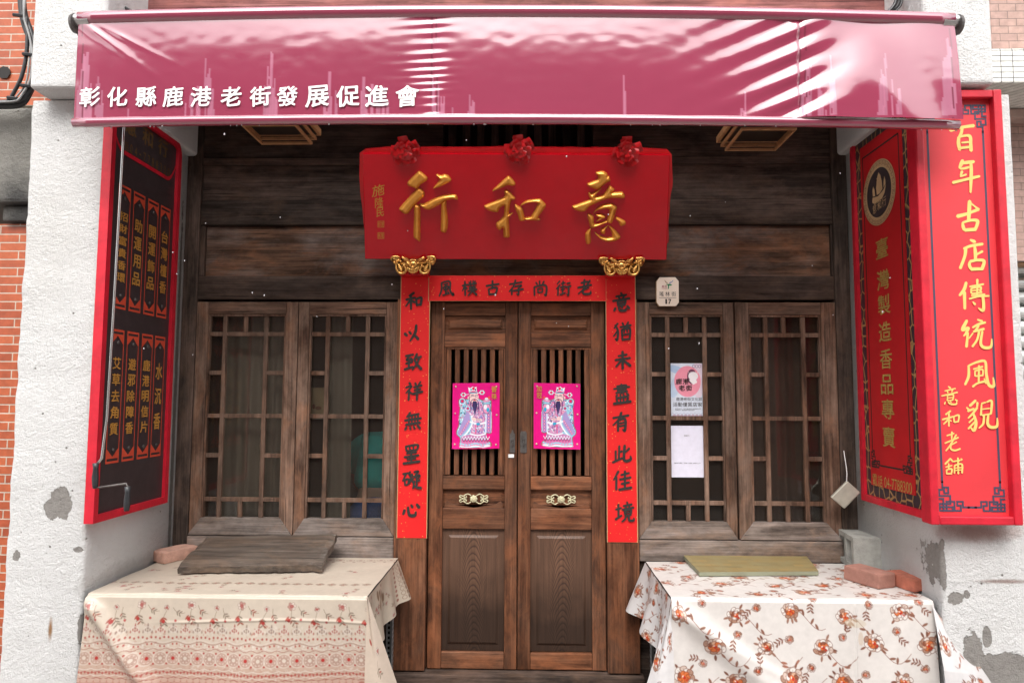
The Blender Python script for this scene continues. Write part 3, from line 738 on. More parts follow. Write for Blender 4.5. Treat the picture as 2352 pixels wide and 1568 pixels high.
# brush writing of the couplets: strokes of (x, y, width) in a 100 unit square
BR = {
'和': [[(55,8,10),(30,24,9)],[(12,42,9),(62,34,9)],[(38,18,10),(38,92,9)],[(36,44,9),(10,76,6)],[(40,46,7),(58,58,9)],[(66,40,9),(70,76,8)],[(66,42,8),(94,36,10),(90,74,9)],[(70,72,8),(90,70,8)]],
'以': [[(12,50,12),(24,62,10)],[(36,42,10),(46,54,9)],[(74,10,10),(68,48,12),(40,90,7)],[(66,62,9),(84,82,13)]],
'致': [[(8,16,9),(48,10,9)],[(30,16,8),(14,36,8),(44,34,9)],[(36,26,7),(46,40,8)],[(12,54,8),(46,48,8)],[(28,38,9),(28,78,8)],[(6,84,9),(50,72,9)],[(68,8,10),(54,36,7)],[(60,28,8),(92,22,9)],[(82,28,9),(70,58,9),(48,88,6)],[(58,40,8),(76,66,10),(96,86,12)]],
'祥': [[(24,6,9),(32,16,9)],[(8,30,8),(38,24,8),(10,58,6)],[(26,42,9),(26,94,9)],[(30,52,7),(40,62,8)],[(56,8,8),(62,20,8)],[(84,4,8),(74,20,7)],[(50,30,8),(92,22,8)],[(54,46,8),(88,40,8)],[(46,64,9),(98,54,9)],[(70,26,9),(70,96,9)]],
'無': [[(36,6,9),(18,28,7)],[(26,22,8),(82,14,8)],[(8,44,9),(94,36,9)],[(30,26,7),(30,62,7)],[(46,24,7),(46,62,7)],[(62,22,7),(62,60,7)],[(78,20,7),(76,60,7)],[(14,66,9),(90,58,9)],[(18,78,9),(10,92,7)],[(36,76,8),(40,90,9)],[(56,74,8),(62,88,9)],[(76,70,9),(90,88,10)]],
'罣': [[(20,10,8),(24,34,8)],[(20,12,8),(82,6,9),(78,32,8)],[(40,10,7),(42,32,6)],[(60,9,7),(60,32,6)],[(24,34,8),(78,31,8)],[(26,46,8),(76,42,8)],[(50,36,9),(50,64,8)],[(14,64,9),(88,58,9)],[(28,76,8),(72,72,8)],[(50,62,9),(50,92,8)],[(8,96,10),(94,88,10)]],
'礙': [[(6,18,8),(36,14,8)],[(24,16,8),(4,52,6)],[(14,48,8),(16,74,7)],[(14,48,8),(34,45,8),(32,72,7)],[(16,73,7),(32,71,7)],[(44,8,8),(40,24,8),(56,22,8)],[(42,32,7),(58,28,7)],[(38,46,7),(62,42,7)],[(50,34,7),(40,66,6)],[(52,50,7),(60,64,8)],[(66,10,8),(88,8,8),(72,26,7)],[(64,34,8),(94,28,9),(86,44,6)],[(78,36,8),(78,84,8)],[(80,56,7),(94,52,8)],[(66,54,8),(58,92,7)],[(62,76,7),(80,88,9),(100,90,11)]],
'心': [[(16,48,11),(10,68,10)],[(34,34,9),(42,72,12),(70,76,13),(76,58,6)],[(50,24,9),(58,36,10)],[(80,22,10),(92,38,13)]],
'意': [[(48,2,9),(54,12,9)],[(22,20,8),(78,13,8)],[(36,22,8),(42,34,7)],[(66,16,8),(58,32,7)],[(6,42,9),(94,32,9)],[(30,46,8),(32,68,7)],[(30,46,8),(70,42,9),(66,66,8)],[(33,57,6),(66,54,6)],[(33,68,7),(66,65,7)],[(18,78,9),(12,92,9)],[(36,76,8),(44,92,10),(72,92,10),(74,80,5)],[(50,72,7),(56,80,8)],[(80,70,8),(92,84,10)]],
'猶': [[(28,6,8),(8,30,6)],[(14,14,8),(28,46,9),(22,90,9),(12,82,5)],[(26,44,7),(4,70,6)],[(52,4,8),(58,14,8)],[(84,2,8),(74,16,7)],[(40,26,8),(98,18,8)],[(48,40,8),(50,92,8)],[(48,40,8),(90,34,9),(88,90,8)],[(62,24,7),(60,54,6)],[(76,22,7),(76,52,7)],[(50,66,7),(86,62,7)],[(50,90,8),(86,87,8)]],
'未': [[(28,28,8),(74,22,8)],[(12,48,9),(90,40,9)],[(50,6,10),(50,94,10)],[(46,48,9),(14,82,7)],[(54,50,8),(90,80,12)]],
'盡': [[(26,10,8),(74,6,8),(72,26,7)],[(10,22,8),(92,14,8)],[(28,30,7),(74,26,7)],[(50,0,9),(50,46,8)],[(20,42,8),(80,36,8)],[(26,52,7),(20,62,7)],[(42,50,7),(44,60,7)],[(58,48,7),(62,58,7)],[(76,46,8),(86,58,8)],[(22,68,8),(26,90,7)],[(22,68,8),(78,64,9),(74,88,8)],[(42,68,7),(42,88,6)],[(58,66,7),(58,88,6)],[(6,96,10),(96,88,10)]],
'有': [[(10,28,9),(92,18,9)],[(54,2,10),(40,36,9),(8,64,6)],[(36,42,9),(34,94,9)],[(36,42,8),(72,36,10),(70,92,10),(58,86,5)],[(38,56,7),(68,52,7)],[(38,70,7),(68,67,7)]],
'此': [[(18,34,9),(20,84,8)],[(36,10,9),(36,78,8)],[(38,42,8),(52,36,8)],[(4,90,9),(54,70,8)],[(88,24,9),(64,46,7)],[(64,8,10),(64,80,11),(96,80,11),(96,62,6)]],
'佳': [[(30,4,10),(6,46,6)],[(20,32,9),(20,94,9)],[(44,22,8),(86,14,8)],[(64,4,9),(64,46,8)],[(38,44,9),(94,36,9)],[(46,66,8),(86,60,8)],[(64,48,9),(64,90,8)],[(34,94,10),(98,86,10)]],
'境': [[(6,34,8),(34,28,8)],[(20,10,9),(20,72,8)],[(4,82,9),(36,64,7)],[(64,0,8),(68,8,8)],[(46,18,8),(90,12,8)],[(56,20,7),(60,28,7)],[(80,14,7),(74,26,7)],[(40,36,8),(98,28,8)],[(52,42,8),(54,66,7)],[(52,42,8),(84,38,8),(82,64,7)],[(54,53,6),(82,50,6)],[(54,66,7),(82,63,7)],[(58,68,8),(52,82,8),(36,94,6)],[(74,66,8),(74,88,9),(96,90,9),(98,78,5)]],
'老': [[(26,22,9),(70,14,9)],[(48,2,10),(46,42,9)],[(6,50,9),(94,36,9)],[(84,8,10),(52,52,8),(8,88,6)],[(76,52,8),(44,66,7)],[(42,56,9),(40,86,10),(66,92,11),(88,88,10),(88,74,5)]],
'街': [[(24,4,8),(8,22,6)],[(26,28,8),(4,52,6)],[(16,42,8),(16,94,8)],[(34,20,7),(60,16,7)],[(46,6,8),(46,42,7)],[(30,44,8),(64,38,8)],[(36,60,7),(60,56,7)],[(46,44,8),(46,84,7)],[(30,90,8),(64,78,7)],[(72,22,8),(92,18,8)],[(68,44,8),(98,38,8)],[(84,42,9),(84,94,9),(72,86,5)]],
'尚': [[(50,4,9),(50,30,8)],[(26,12,8),(34,26,8)],[(78,8,8),(68,24,7)],[(14,40,9),(14,94,8)],[(14,40,8),(88,34,10),(88,94,10),(76,88,5)],[(36,54,8),(38,78,7)],[(36,54,7),(66,51,8),(64,76,7)],[(38,77,7),(64,75,7)]],
'存': [[(8,26,9),(88,16,9)],[(46,2,10),(34,40,8),(6,72,6)],[(24,50,9),(24,92,8)],[(44,42,8),(86,36,8),(66,54,6)],[(66,52,9),(68,92,9),(54,86,5)],[(34,68,9),(98,60,9)]],
'古': [[(10,36,10),(92,28,10)],[(50,6,10),(50,56,9)],[(26,56,9),(30,92,9)],[(26,56,8),(78,50,10),(72,90,9)],[(30,90,9),(72,88,9)]],
'樸': [[(4,32,8),(38,26,8)],[(22,6,9),(22,94,9)],[(20,36,8),(4,64,6)],[(24,40,7),(36,52,8)],[(60,4,7),(60,24,7)],[(76,2,7),(76,22,7)],[(48,10,6),(54,22,6)],[(90,6,7),(82,22,6)],[(42,28,8),(98,22,8)],[(58,34,6),(62,42,6)],[(82,30,6),(76,42,6)],[(48,46,7),(92,40,7)],[(50,56,7),(90,51,7)],[(40,68,8),(100,60,8)],[(70,42,8),(66,72,8),(40,96,6)],[(72,68,8),(98,94,11)]],
'風': [[(22,12,9),(22,56,9),(6,94,7)],[(22,12,8),(76,6,9),(78,62,9),(98,92,11),(98,76,5)],[(38,24,7),(64,20,7)],[(36,40,7),(38,58,6)],[(36,40,7),(66,36,8),(64,54,6)],[(38,57,7),(64,55,7)],[(50,24,8),(50,84,8)],[(30,90,8),(66,80,8)],[(62,68,7),(72,84,8)]],
}
def couplet(u0, u1, v0, v1, chars, centers, label, yb=-.032, wk=44, hk=46, horiz=False, seed=0):
    x0, x1, z0, z1 = fx(u0, 950, yb), fx(u1, 950, yb), fz(v1, 1188, yb), fz(v0, 1188, yb)
    if horiz: x0, x1 = fx(u0, 660, yb), fx(u1, 660, yb)
    nx, nz = (40, 6) if horiz else (5, 60)
    P = np.zeros((nz, nx, 3)); Q = np.zeros((nz, nx, 3))
    for j in range(nz):
        for i in range(nx):
            x = x0 + (x1 - x0) * i / (nx - 1); z = z1 + (z0 - z1) * j / (nz - 1)
            w = .0016 * noise.noise((x * 3 + seed, z * 4, 1.0))
            P[j, i] = (x, yb - .0025 + w, z)
    o = MB().grid(P).build('paper_couplet', M['paper'])
    tag(o, label, 'couplet', 'red paper couplets round the door')
    bk = MB().box(x0 - .004, x1 + .004, yb - .0003, yb + .0013, z0 - .002, z1 + .001).build('paper_backing', M['paperedge'], o)
    for k, ch in enumerate(chars):
        t = MB(); u, v = centers[k]; c = at(u, v, Y=yb - .0045)
        wpx, hpx = (wk, hk)
        sw, sh_ = wpx * .00251, hpx * .00251; rj = random.Random(k * 7 + seed); sk = rj.uniform(-.04, .05)
        brush_strokes(t, BR[ch], lambda x, y: (c.x + (x - 50) / 100 * sw - sk * (y - 50) / 100 * sw, yb - .0045, c.z - (y - 50) / 100 * sh_ + .05 * (x - 50) / 100 * sw), NF, .0006, wk=1.35)
        t.build('brush_character', M['black'], o)
couplet(917, 983, 633, 1237, '和以致祥無罣礙心', [(949, 691), (946, 765), (949, 832), (950, 898), (948, 967), (945, 1042), (945, 1102), (944, 1171)], 'tall red paper couplet on the door post beside the grey curtained window', seed=1)
couplet(1394, 1461, 633, 1242, '意猶未盡有此佳境', [(1427, 694), (1429, 762), (1430, 827), (1428, 905), (1426, 969), (1428, 1042), (1429, 1103), (1434, 1176)], 'tall red paper couplet on the door post below the house number', seed=11)
couplet(985.5, 1391.5, 633, 691, '風樸古存尚街老', [(1024, 663), (1078, 662), (1131, 661), (1185, 661), (1240, 662), (1294, 662), (1343, 660)], 'horizontal red paper banner over the double doors', yb=-.034, wk=36, hk=38, horiz=True, seed=21)

# ------------------------------------------------------------------ shop name plaque
yt, yb_ = -.40, -.10                          # top leans forward
zt = at(1188, 350, Y=yt).z; zb = at(1188, 598, Y=yb_).z
PO = Vector((0, yb_, zb)); up_ = Vector((0, yt - yb_, zt - zb)); PH = up_.length; up_.normalize(); PN = Vector((0, -1, 0)) - up_ * Vector((0, -1, 0)).dot(up_); PN.normalize()
def onplaque(u, v):
    d = CROT @ Vector(((u - CU) / FPX, -(v - CV) / FPX, -1.0)); t = (PO - CAM).dot(PN) / d.dot(PN); return CAM + d * t
pq = thing('shop_plaque', 'big glossy red plaque with three gilt characters above the door', 'plaque', (0, -.1, zb))
front = [(828, 350), (1545, 353), (1541, 440), (1530, 600), (837, 596), (834, 565), (826, 440)]
fp = [onplaque(u, v) for u, v in [(833, 352), (1539, 355), (1531, 597), (838, 595)]]
MB().prism([p for p in fp], -PN * .045).build('face_board', M['red'], pq, bevel=.004)
# carved back edge peeping out at both sides and along the top
def wob(pts, amp, sd_):
    out = []
    for (a, b) in zip(pts[:-1], pts[1:]):
        for k in range(14):
            t = k / 14; u = a[0] + (b[0] - a[0]) * t; v = a[1] + (b[1] - a[1]) * t
            q = amp * noise.noise((u * .03, v * .03, sd_)); out.append((u + q, v + q))
    return out
ed = wob([(838, 566), (828, 470), (824, 440), (822, 352), (832, 346), (900, 344), (1193, 342), (1470, 344), (1537, 348), (1546, 358), (1546, 430), (1540, 470), (1537, 560), (1530, 566)], 2.2, 2)
ed += [(1524, 566), (1524, 420), (1524, 362), (846, 360), (846, 420), (846, 560)]
bkp = [onplaque(u, v) - PN * .030 for u, v in ed]
MB().prism(bkp, -PN * .05).build('carved_edge', M['redside'], pq)
def zpolys(polys, ox, oy, k): return [[((ox + x / k) / 1.7415, (oy + y / k) / 1.7415) for x, y in p] for p in polys]
XING = zpolys([[(200, 185), (320, 68), (350, 75), (418, 135), (412, 175), (350, 215), (310, 262), (292, 268), (275, 255), (205, 230)],
    [(305, 265), (340, 258), (385, 305), (380, 355), (300, 425), (270, 455), (205, 540), (165, 545), (115, 510), (105, 480), (200, 370)],
    [(272, 460), (285, 432), (330, 450), (340, 500), (340, 845), (310, 840), (265, 800), (268, 600)],
    [(518, 105), (530, 98), (570, 112), (620, 100), (660, 120), (687, 160), (678, 185), (600, 225), (540, 250), (485, 265), (500, 235), (555, 170), (550, 155), (522, 122)],
    [(330, 430), (380, 432), (500, 370), (600, 335), (700, 325), (745, 335), (762, 388), (740, 385), (700, 380), (630, 395), (575, 430), (500, 475), (440, 500), (390, 490), (350, 460)],
    [(575, 415), (630, 396), (632, 470), (650, 620), (645, 700), (625, 755), (590, 752), (567, 730), (570, 600)]], 1560, 660, 2.8)
HE = zpolys([[(155, 235), (200, 190), (330, 72), (370, 85), (420, 150), (420, 180), (390, 190), (330, 180), (250, 215), (190, 240), (150, 255)],
    [(48, 425), (75, 410), (290, 320), (290, 245), (330, 235), (375, 280), (420, 330), (415, 350), (370, 370), (345, 520), (398, 505), (345, 580), (355, 795), (300, 805), (280, 790), (275, 690), (230, 718), (195, 680), (195, 630), (280, 550), (290, 425), (240, 450), (215, 500), (160, 500), (100, 480), (60, 455)],
    [(412, 440), (422, 405), (470, 432), (510, 460), (535, 600), (475, 605), (450, 530)],
    [(478, 435), (500, 400), (560, 360), (715, 342), (782, 405), (780, 440), (700, 560), (715, 575), (712, 603), (540, 595), (535, 565), (610, 548), (690, 395), (590, 390), (500, 420)]], 1920, 680, 2.9867)
YI = zpolys([[(345, 50), (395, 38), (440, 42), (475, 70), (478, 95), (495, 95), (508, 150), (470, 165), (380, 235), (345, 243), (255, 205), (250, 175), (365, 130), (370, 90), (345, 75)],
    [(260, 285), (275, 272), (300, 290), (410, 225), (350, 300), (345, 325), (430, 300), (490, 210), (510, 203), (550, 240), (548, 255), (525, 275), (640, 270), (668, 310), (660, 343), (520, 338), (420, 365), (280, 430), (220, 490), (160, 490), (90, 460), (78, 430), (100, 420), (280, 355), (282, 345), (262, 310)],
    [(315, 525), (345, 465), (420, 415), (520, 398), (575, 435), (578, 465), (525, 620), (465, 605), (498, 465), (400, 470), (345, 485)],
    [(248, 520), (275, 515), (320, 550), (332, 628), (465, 590), (470, 615), (320, 675), (285, 670), (262, 590)],
    [(340, 520), (400, 515), (450, 535), (450, 560), (420, 575), (345, 605), (380, 560), (348, 540)],
    [(560, 572), (580, 550), (672, 595), (675, 635), (625, 655), (600, 610)],
    [(290, 675), (265, 690), (230, 730), (225, 780), (240, 850), (270, 855), (290, 830), (285, 740)],
    [(480, 640), (450, 660), (410, 685), (402, 670), (400, 720), (415, 740), (445, 738), (455, 690)],
    [(485, 645), (530, 668), (615, 760), (615, 790), (560, 820), (480, 830), (400, 805), (345, 750), (332, 720), (400, 765), (470, 780), (530, 770), (520, 720)]], 2260, 670, 2.8)
def ridge(mb, polys, step=.0016, r=.024, h=.021):
    for pi, poly in enumerate(polys):
        W3 = [onplaque(u, v) for u, v in poly]; xy = np.array([((p - PO).dot(EX), (p - PO).dot(up_)) for p in W3]); n = len(xy); sm = []
        for i in range(n):
            p0, p1, p2, p3 = xy[i - 1], xy[i], xy[(i + 1) % n], xy[(i + 2) % n]
            for t in (0, .25, .5, .75): sm.append(.55 * .5 * ((2 * p1) + (-p0 + p2) * t + (2 * p0 - 5 * p1 + 4 * p2 - p3) * t * t + (-p0 + 3 * p1 - 3 * p2 + p3) * t ** 3) + .45 * (p1 + (p2 - p1) * t))
        sm = np.array(sm); mn, mx = sm.min(0) - 3 * step, sm.max(0) + 3 * step
        X, Y_ = np.meshgrid(np.arange(mn[0], mx[0], step), np.arange(mn[1], mx[1], step)); d = np.full(X.shape, 9.0); ins = np.zeros(X.shape, bool)
        for A, B in zip(sm, np.roll(sm, -1, 0)):
            dx, dy = B - A; t = np.clip(((X - A[0]) * dx + (Y_ - A[1]) * dy) / (dx * dx + dy * dy + 1e-12), 0, 1); d = np.minimum(d, np.hypot(X - A[0] - t * dx, Y_ - A[1] - t * dy))
            c = ((Y_ >= A[1]) != (Y_ >= B[1])) & (X < (B[0] - A[0]) * (Y_ - A[1]) / (B[1] - A[1] + 1e-12) + A[0]); ins ^= c
        q = np.clip(d / r, 0, 1); H = np.where(ins, .006 + h * (q * (2 - q)) ** .8, -.004 - d * 2)
        P = np.array(PO)[None, None] + X[..., None] * np.array(EX) + Y_[..., None] * np.array(up_) + (H + pi * .0002)[..., None] * np.array(PN)
        keep = ins | (d < 1.6 * step); m, k = X.shape; idx = -np.ones(m * k, int); sel = np.flatnonzero(keep.ravel()); idx[sel] = np.arange(len(sel)) + len(mb.v)
        mb.v += [tuple(p) for p in P.reshape(-1, 3)[sel].tolist()]; I = idx.reshape(m, k); Q = np.stack([I[:-1, :-1], I[:-1, 1:], I[1:, 1:], I[1:, :-1]], -1).reshape(-1, 4); Q = Q[(Q >= 0).all(1)]
        mb.f += [tuple(t) for t in Q.tolist()]
for P in (XING, HE, YI):
    mb = MB(); ridge(mb, P); mb.build('gilt_character', M['gold'], pq, smooth=True)
t = MB()
eu = (onplaque(870, 450) - onplaque(870, 460)).normalized()
for k, (ch, v, w, h) in enumerate([('施', 437, 30, 27), ('隆', 465, 20, 24), ('民', 487, 18, 22)]):
    put_char(t, ch, onplaque(869 + k * 2, v), EX, eu, w * .0023, h * .0024, PN, bold=-.008, slant=.2, brush=.03, seed=k, lift=.001)
t.build('signature', M['gold'], pq)
for v, chs in ((515, '施印'), (541, '隆民')):
    s = MB(); r = .0185; w = .0022
    c = onplaque(875, v) + PN * .0008
    for (a, b) in ((-1, 0), (1, 0)): s.box(0, 0, 0, 0, 0, 0)
    def q(a0, a1, b0, b1):
        s.add([c + EX * a0 + eu * b0, c + EX * a1 + eu * b0, c + EX * a1 + eu * b1, c + EX * a0 + eu * b1], [(0, 1, 2, 3)])
    s.v.clear(); s.f.clear()
    q(-r, r, r - w, r); q(-r, r, -r, -r + w); q(-r, -r + w, -r + w, r - w); q(r - w, r, -r + w, r - w)
    for k, ch in enumerate(chs): put_char(s, ch, c + EX * (.0082 - .0164 * k), EX, eu, .013, .028, PN, bold=.0, lift=.0)
    s.build('seal', M['gold'], pq)
# carved peonies on the top edge
def rosette(u, v, s):
    c = onplaque(u, v) + PN * .004; mb = MB()
    for ring, (n, rad, pr, h) in enumerate(((9, .058, .026, .0), (8, .041, .024, .012), (6, .024, .021, .022), (3, .008, .015, .030))):
        for k in range(n):
            a = 2 * math.pi * (k + .5 * (ring % 2)) / n + s
            a += .35 * math.sin(k * 3.7 + s * 5 + ring); d = EX * math.cos(a) + up_ * math.sin(a)
            o = c + d * rad * (1 + .12 * math.sin(k * 2.3 + s)) + PN * h
            tn = EX * -math.sin(a) + up_ * math.cos(a)
            # cupped petal
            for (aa, bb, hh) in ((0, 0, 1),):
                vs = []; fs = []
                for i in range(7):
                    for j in range(5):
                        x = (i / 6 * 2 - 1); y = (j / 4 * 2 - 1)
                        rr = math.sqrt(max(0, 1 - .25 * x * x))
                        p = o + tn * x * pr * 1.05 + d * y * pr * .8 * rr + PN * (pr * .55 * (y * .5 + .5) - pr * .35 * x * x + .002 * math.sin(5 * x))
                        vs.append(p)
                for i in range(6):
                    for j in range(4): fs.append((i * 5 + j, i * 5 + j + 1, (i + 1) * 5 + j + 1, (i + 1) * 5 + j))
                mb.add(vs, fs)
    mb.ball(c - PN * .01, .058, 12, (1, .35, 1))
    mb.build('carved_peony', M['redside'], pq, smooth=True)
for i, (u, v) in enumerate(((932, 347), (1193, 343), (1440, 349))): rosette(u, v, i * .7)

# gilt carved brackets under the plaque
def bracket(u, v):
    c0 = at(u, v, Y=-.13); t = thing('gilt_bracket', '', 'bracket', (c0.x, -.05, c0.z - .05), 'gilt brackets carrying the plaque')
    k = .00249 * 105 / 1100.0                  # metres per unit of the sketch (1100 units wide)
    cu, cv = 695, 350
    def P(x, y, h=0.0): return (c0.x + (x - cu) * k, -.13 - h, c0.z - (y - cv) * k)
    mb = MB()
    outline = [(150, 190), (180, 140), (360, 140), (385, 230), (450, 250), (415, 140), (540, 165), (600, 225), (690, 212), (790, 230), (840, 170), (985, 155), (950, 250), (1010, 240), (1040, 155), (1240, 170), (1245, 240), (1190, 330), (1130, 345), (1105, 300), (1105, 440), (1060, 540), (950, 580), (850, 540), (835, 440), (750, 520), (670, 562), (610, 530), (520, 400), (530, 480), (500, 550), (410, 572), (320, 530), (275, 440), (280, 300), (235, 325), (200, 280), (150, 240)]
    mb.prism([P(x, y) for x, y in outline][::-1], (0, .02, 0))
    def sw(pts, r, h=.004):
        S = spline(pts, 5); n = len(S); mb.tube([P(x, y, h) for x, y in S], [r * k * (.55 + .45 * math.sin(math.pi * i / (n - 1))) for i in range(n)], 6)
    for s in (1, -1):
        m = lambda pts: [((x if s > 0 else 1390 - x), y) for x, y in pts]
        sw(m([(160, 235), (170, 160), (260, 140), (360, 150)]), 26)
        for q in range(4): sw(m([(190 + q * 42, 160 + q * 4), (220 + q * 34, 200), (290 + q * 14, 250)]), 12)
        sw(m([(300, 240), (280, 340), (290, 450), (350, 540), (440, 555), (510, 510), (520, 440), (470, 380), (420, 400)]), 30)
        for q in range(6): sw(m([(310 + q * 8, 300 + q * 44), (370 + q * 8, 360 + q * 26), (430, 410 + q * 16)]), 13)
        mb.ball(P(*m([(238, 292)])[0], .006), 34 * k, 8); mb.ball(P(*m([(345, 240)])[0], .008), 38 * k, 8); mb.ball(P(*m([(480, 370)])[0], .01), 32 * k, 8)
        sw(m([(420, 150), (480, 200), (540, 260)]), 34, .008); mb.ball(P(*m([(520, 220)])[0], .012), 26 * k, 8); mb.ball(P(*m([(460, 180)])[0], .010), 24 * k, 8)
        sw(m([(540, 300), (610, 340), (650, 400), (690, 400)]), 22, .014); mb.ball(P(*m([(620, 330)])[0], .016), 28 * k, 8)
        sw(m([(600, 260), (640, 235), (695, 228)]), 20, .010); sw(m([(560, 400), (600, 500), (690, 550)]), 26, .010)
        sw(m([(590, 430), (640, 470), (695, 480)]), 20, .016)
    mb.ball(P(695, 420, .016), 42 * k, 10); mb.ball(P(695, 330, .004), 95 * k, 12, (1, .35, .8))
    for q in range(5): mb.ball(P(610 + q * 42, 505 + 18 * math.sin(q * .785), .014), 14 * k, 6)
    o = mb.build('carved_mask', M['gilt'], t, smooth=True)
    bx = MB(); bx.box(c0.x - .085, c0.x + .085, -.109, -.034, c0.z - .055, c0.z + .028); bx.build('red_block', M['redside'], t, bevel=.006)
    return t
bracket(949, 609)['label'] = 'gilt carved lion bracket under the plaque, above the couplet nearest the curtained window'
bracket(1428, 612)['label'] = 'gilt carved lion bracket under the plaque, close to the house number plate'

# ------------------------------------------------------------------ house number plate
y0 = -.016
hp = thing('house_number_plate', 'cream house number plate with cut corners and a deer emblem', 'number plate', (at(1533, 670, Y=0).x, 0, at(1533, 702, Y=0).z))
def PP(px, py, h=.0165): return at((2600 + px / 5.97) / 1.7415, (1090 + py / 5.97) / 1.7415, Y=-h - .006)
octo = [(160, 205), (235, 112), (605, 112), (688, 205), (692, 710), (625, 800), (225, 800), (160, 705)]
MB().prism([PP(*q) for q in octo][::-1], (0, .006, 0)).build('enamel_face', M['plate'], hp, bevel=.002)
MB().prism([PP(x - 14, y + 4, .0103) for x, y in octo][::-1], (0, .015, 0)).build('tan_backing', M['plateedge'], hp)
t = MB(); kk = 1 / 5.97 / 1.7415 * .00254
for ch, x, w in (('瑤', 274, 105), ('林', 418, 105), ('街', 567, 108)): put_char(t, ch, PP(x, 510), EX, EZ, w * kk, 112 * kk, NF, bold=.004)
for ch, x, w in (('1', 385, 36), ('7', 472, 66)): put_char(t, ch, PP(x, 690), EX, EZ, w * kk, 110 * kk, NF, bold=.03)
c = PP(423, 601); t.box(c.x - 205 * kk, c.x + 205 * kk, c.y - .0012, c.y - .0004, c.z - 4 * kk, c.z + 4 * kk)
t.build('street_lettering', M['black'], hp)
t = MB(); M['crimson'] = plain('crimson_print', (.36, .03, .09), .5); M['green'] = plain('green_print', (.02, .22, .09), .5); M['blue'] = plain('blue_print', (.04, .16, .5), .5); M['ochre'] = plain('brown_print', (.25, .13, .03), .5)
put_char(t, '鹿', PP(308, 335), EX, EZ, 58 * kk, 62 * kk, NF); put_char(t, '港', PP(375, 335), EX, EZ, 58 * kk, 62 * kk, NF); put_line(t, 'LU KANG', PP(345, 384), EX, EZ, 22 * kk, NF, width=128 * kk)
t.build('emblem_lettering', M['crimson'], hp)
def strokes_img(S, f, mat, name, parent, nrm=NF, lift=.001): mb = MB(); brush_strokes(mb, S, f, nrm, lift); return mb.build(name, mat, parent)
strokes_img([[(385, 285, 12), (430, 288, 26), (470, 292, 40), (515, 300, 20)], [(440, 300, 30), (438, 350, 22), (430, 400, 8)], [(445, 350, 18), (450, 380, 8)]], PP, M['green'], 'deer_head', hp)
strokes_img([[(425, 262, 10), (380, 235, 10), (340, 180, 5)], [(395, 240, 8), (372, 212, 8), (372, 190, 4)], [(410, 250, 8), (400, 225, 4)]], PP, M['ochre'], 'deer_antler', hp)
strokes_img([[(450, 255, 10), (500, 240, 14), (550, 185, 5)], [(475, 245, 8), (490, 205, 4)], [(510, 230, 8), (530, 215, 10), (552, 205, 4)]], PP, M['blue'], 'deer_antler', hp)

# ------------------------------------------------------------------ corner fret used on the red signs
def fret_lines(mb, pts, mapf, w, nrm, lift):
    nrm = Vector(nrm)
    for i, ((x0, y0), (x1, y1)) in enumerate(zip(pts[:-1], pts[1:])):
        dx, dy = x1 - x0, y1 - y0; L_ = math.hypot(dx, dy)
        if L_ < 1e-9: continue
        tx, ty = dx / L_ * w / 2, dy / L_ * w / 2; nx_, ny_ = -ty, tx
        q = [(x0 - tx + nx_, y0 - ty + ny_), (x1 + tx + nx_, y1 + ty + ny_), (x1 + tx - nx_, y1 + ty - ny_), (x0 - tx - nx_, y0 - ty - ny_)]
        mb.add([Vector(mapf(*p)) + nrm * (lift + (i % 7) * .00012) for p in q], [(0, 1, 2, 3)])
def fret_border(mb, x0, x1, y0, y1, mapf, w, s, nrm, lift, corners=('bl', 'br', 'tl', 'tr')):
    """thin rule with meander corners; s = cell size"""
    K = [(9, 0), (7, 0), (7, 2), (5, 2), (5, 0.6), (6.2, .6), (6.2, -1.2), (4, -1.2), (4, 2), (1.2, 2), (1.2, -1.2), (-1.2, -1.2), (-1.2, 1.2), (2.6, 1.2), (2.6, 4), (-1.2, 4), (-1.2, 6.2), (.6, 6.2), (.6, 5), (2, 5), (2, 7), (0, 7), (0, 9)]
    K2 = [(-1.2, .1), (3.3, .1), (3.3, -1.2), (.1, -1.2), (.1, 3.0), (-1.2, 3.0)]
    for cn in ('bl', 'br', 'tl', 'tr'):
        sx = 1 if cn[1] == 'l' else -1; sy = 1 if cn[0] == 'b' else -1
        cx = x0 if cn[1] == 'l' else x1; cy = y0 if cn[0] == 'b' else y1
        if cn in corners:
            for kk_, KK in enumerate((K, K2)):
                fret_lines(mb, [(cx + sx * a * s, cy + sy * b * s) for a, b in KK], mapf, w * .85, nrm, lift + kk_ * .0012)
    e = 9 * s
    g = lambda c: e if c in corners else 0
    fret_lines(mb, [(x0 + g('bl'), y0), (x1 - g('br'), y0)], mapf, w, nrm, lift); fret_lines(mb, [(x0 + g('tl'), y1), (x1 - g('tr'), y1)], mapf, w, nrm, lift)
    fret_lines(mb, [(x0, y0 + g('bl')), (x0, y1 - g('tl'))], mapf, w, nrm, lift); fret_lines(mb, [(x1, y0 + g('br')), (x1, y1 - g('tr'))], mapf, w, nrm, lift)

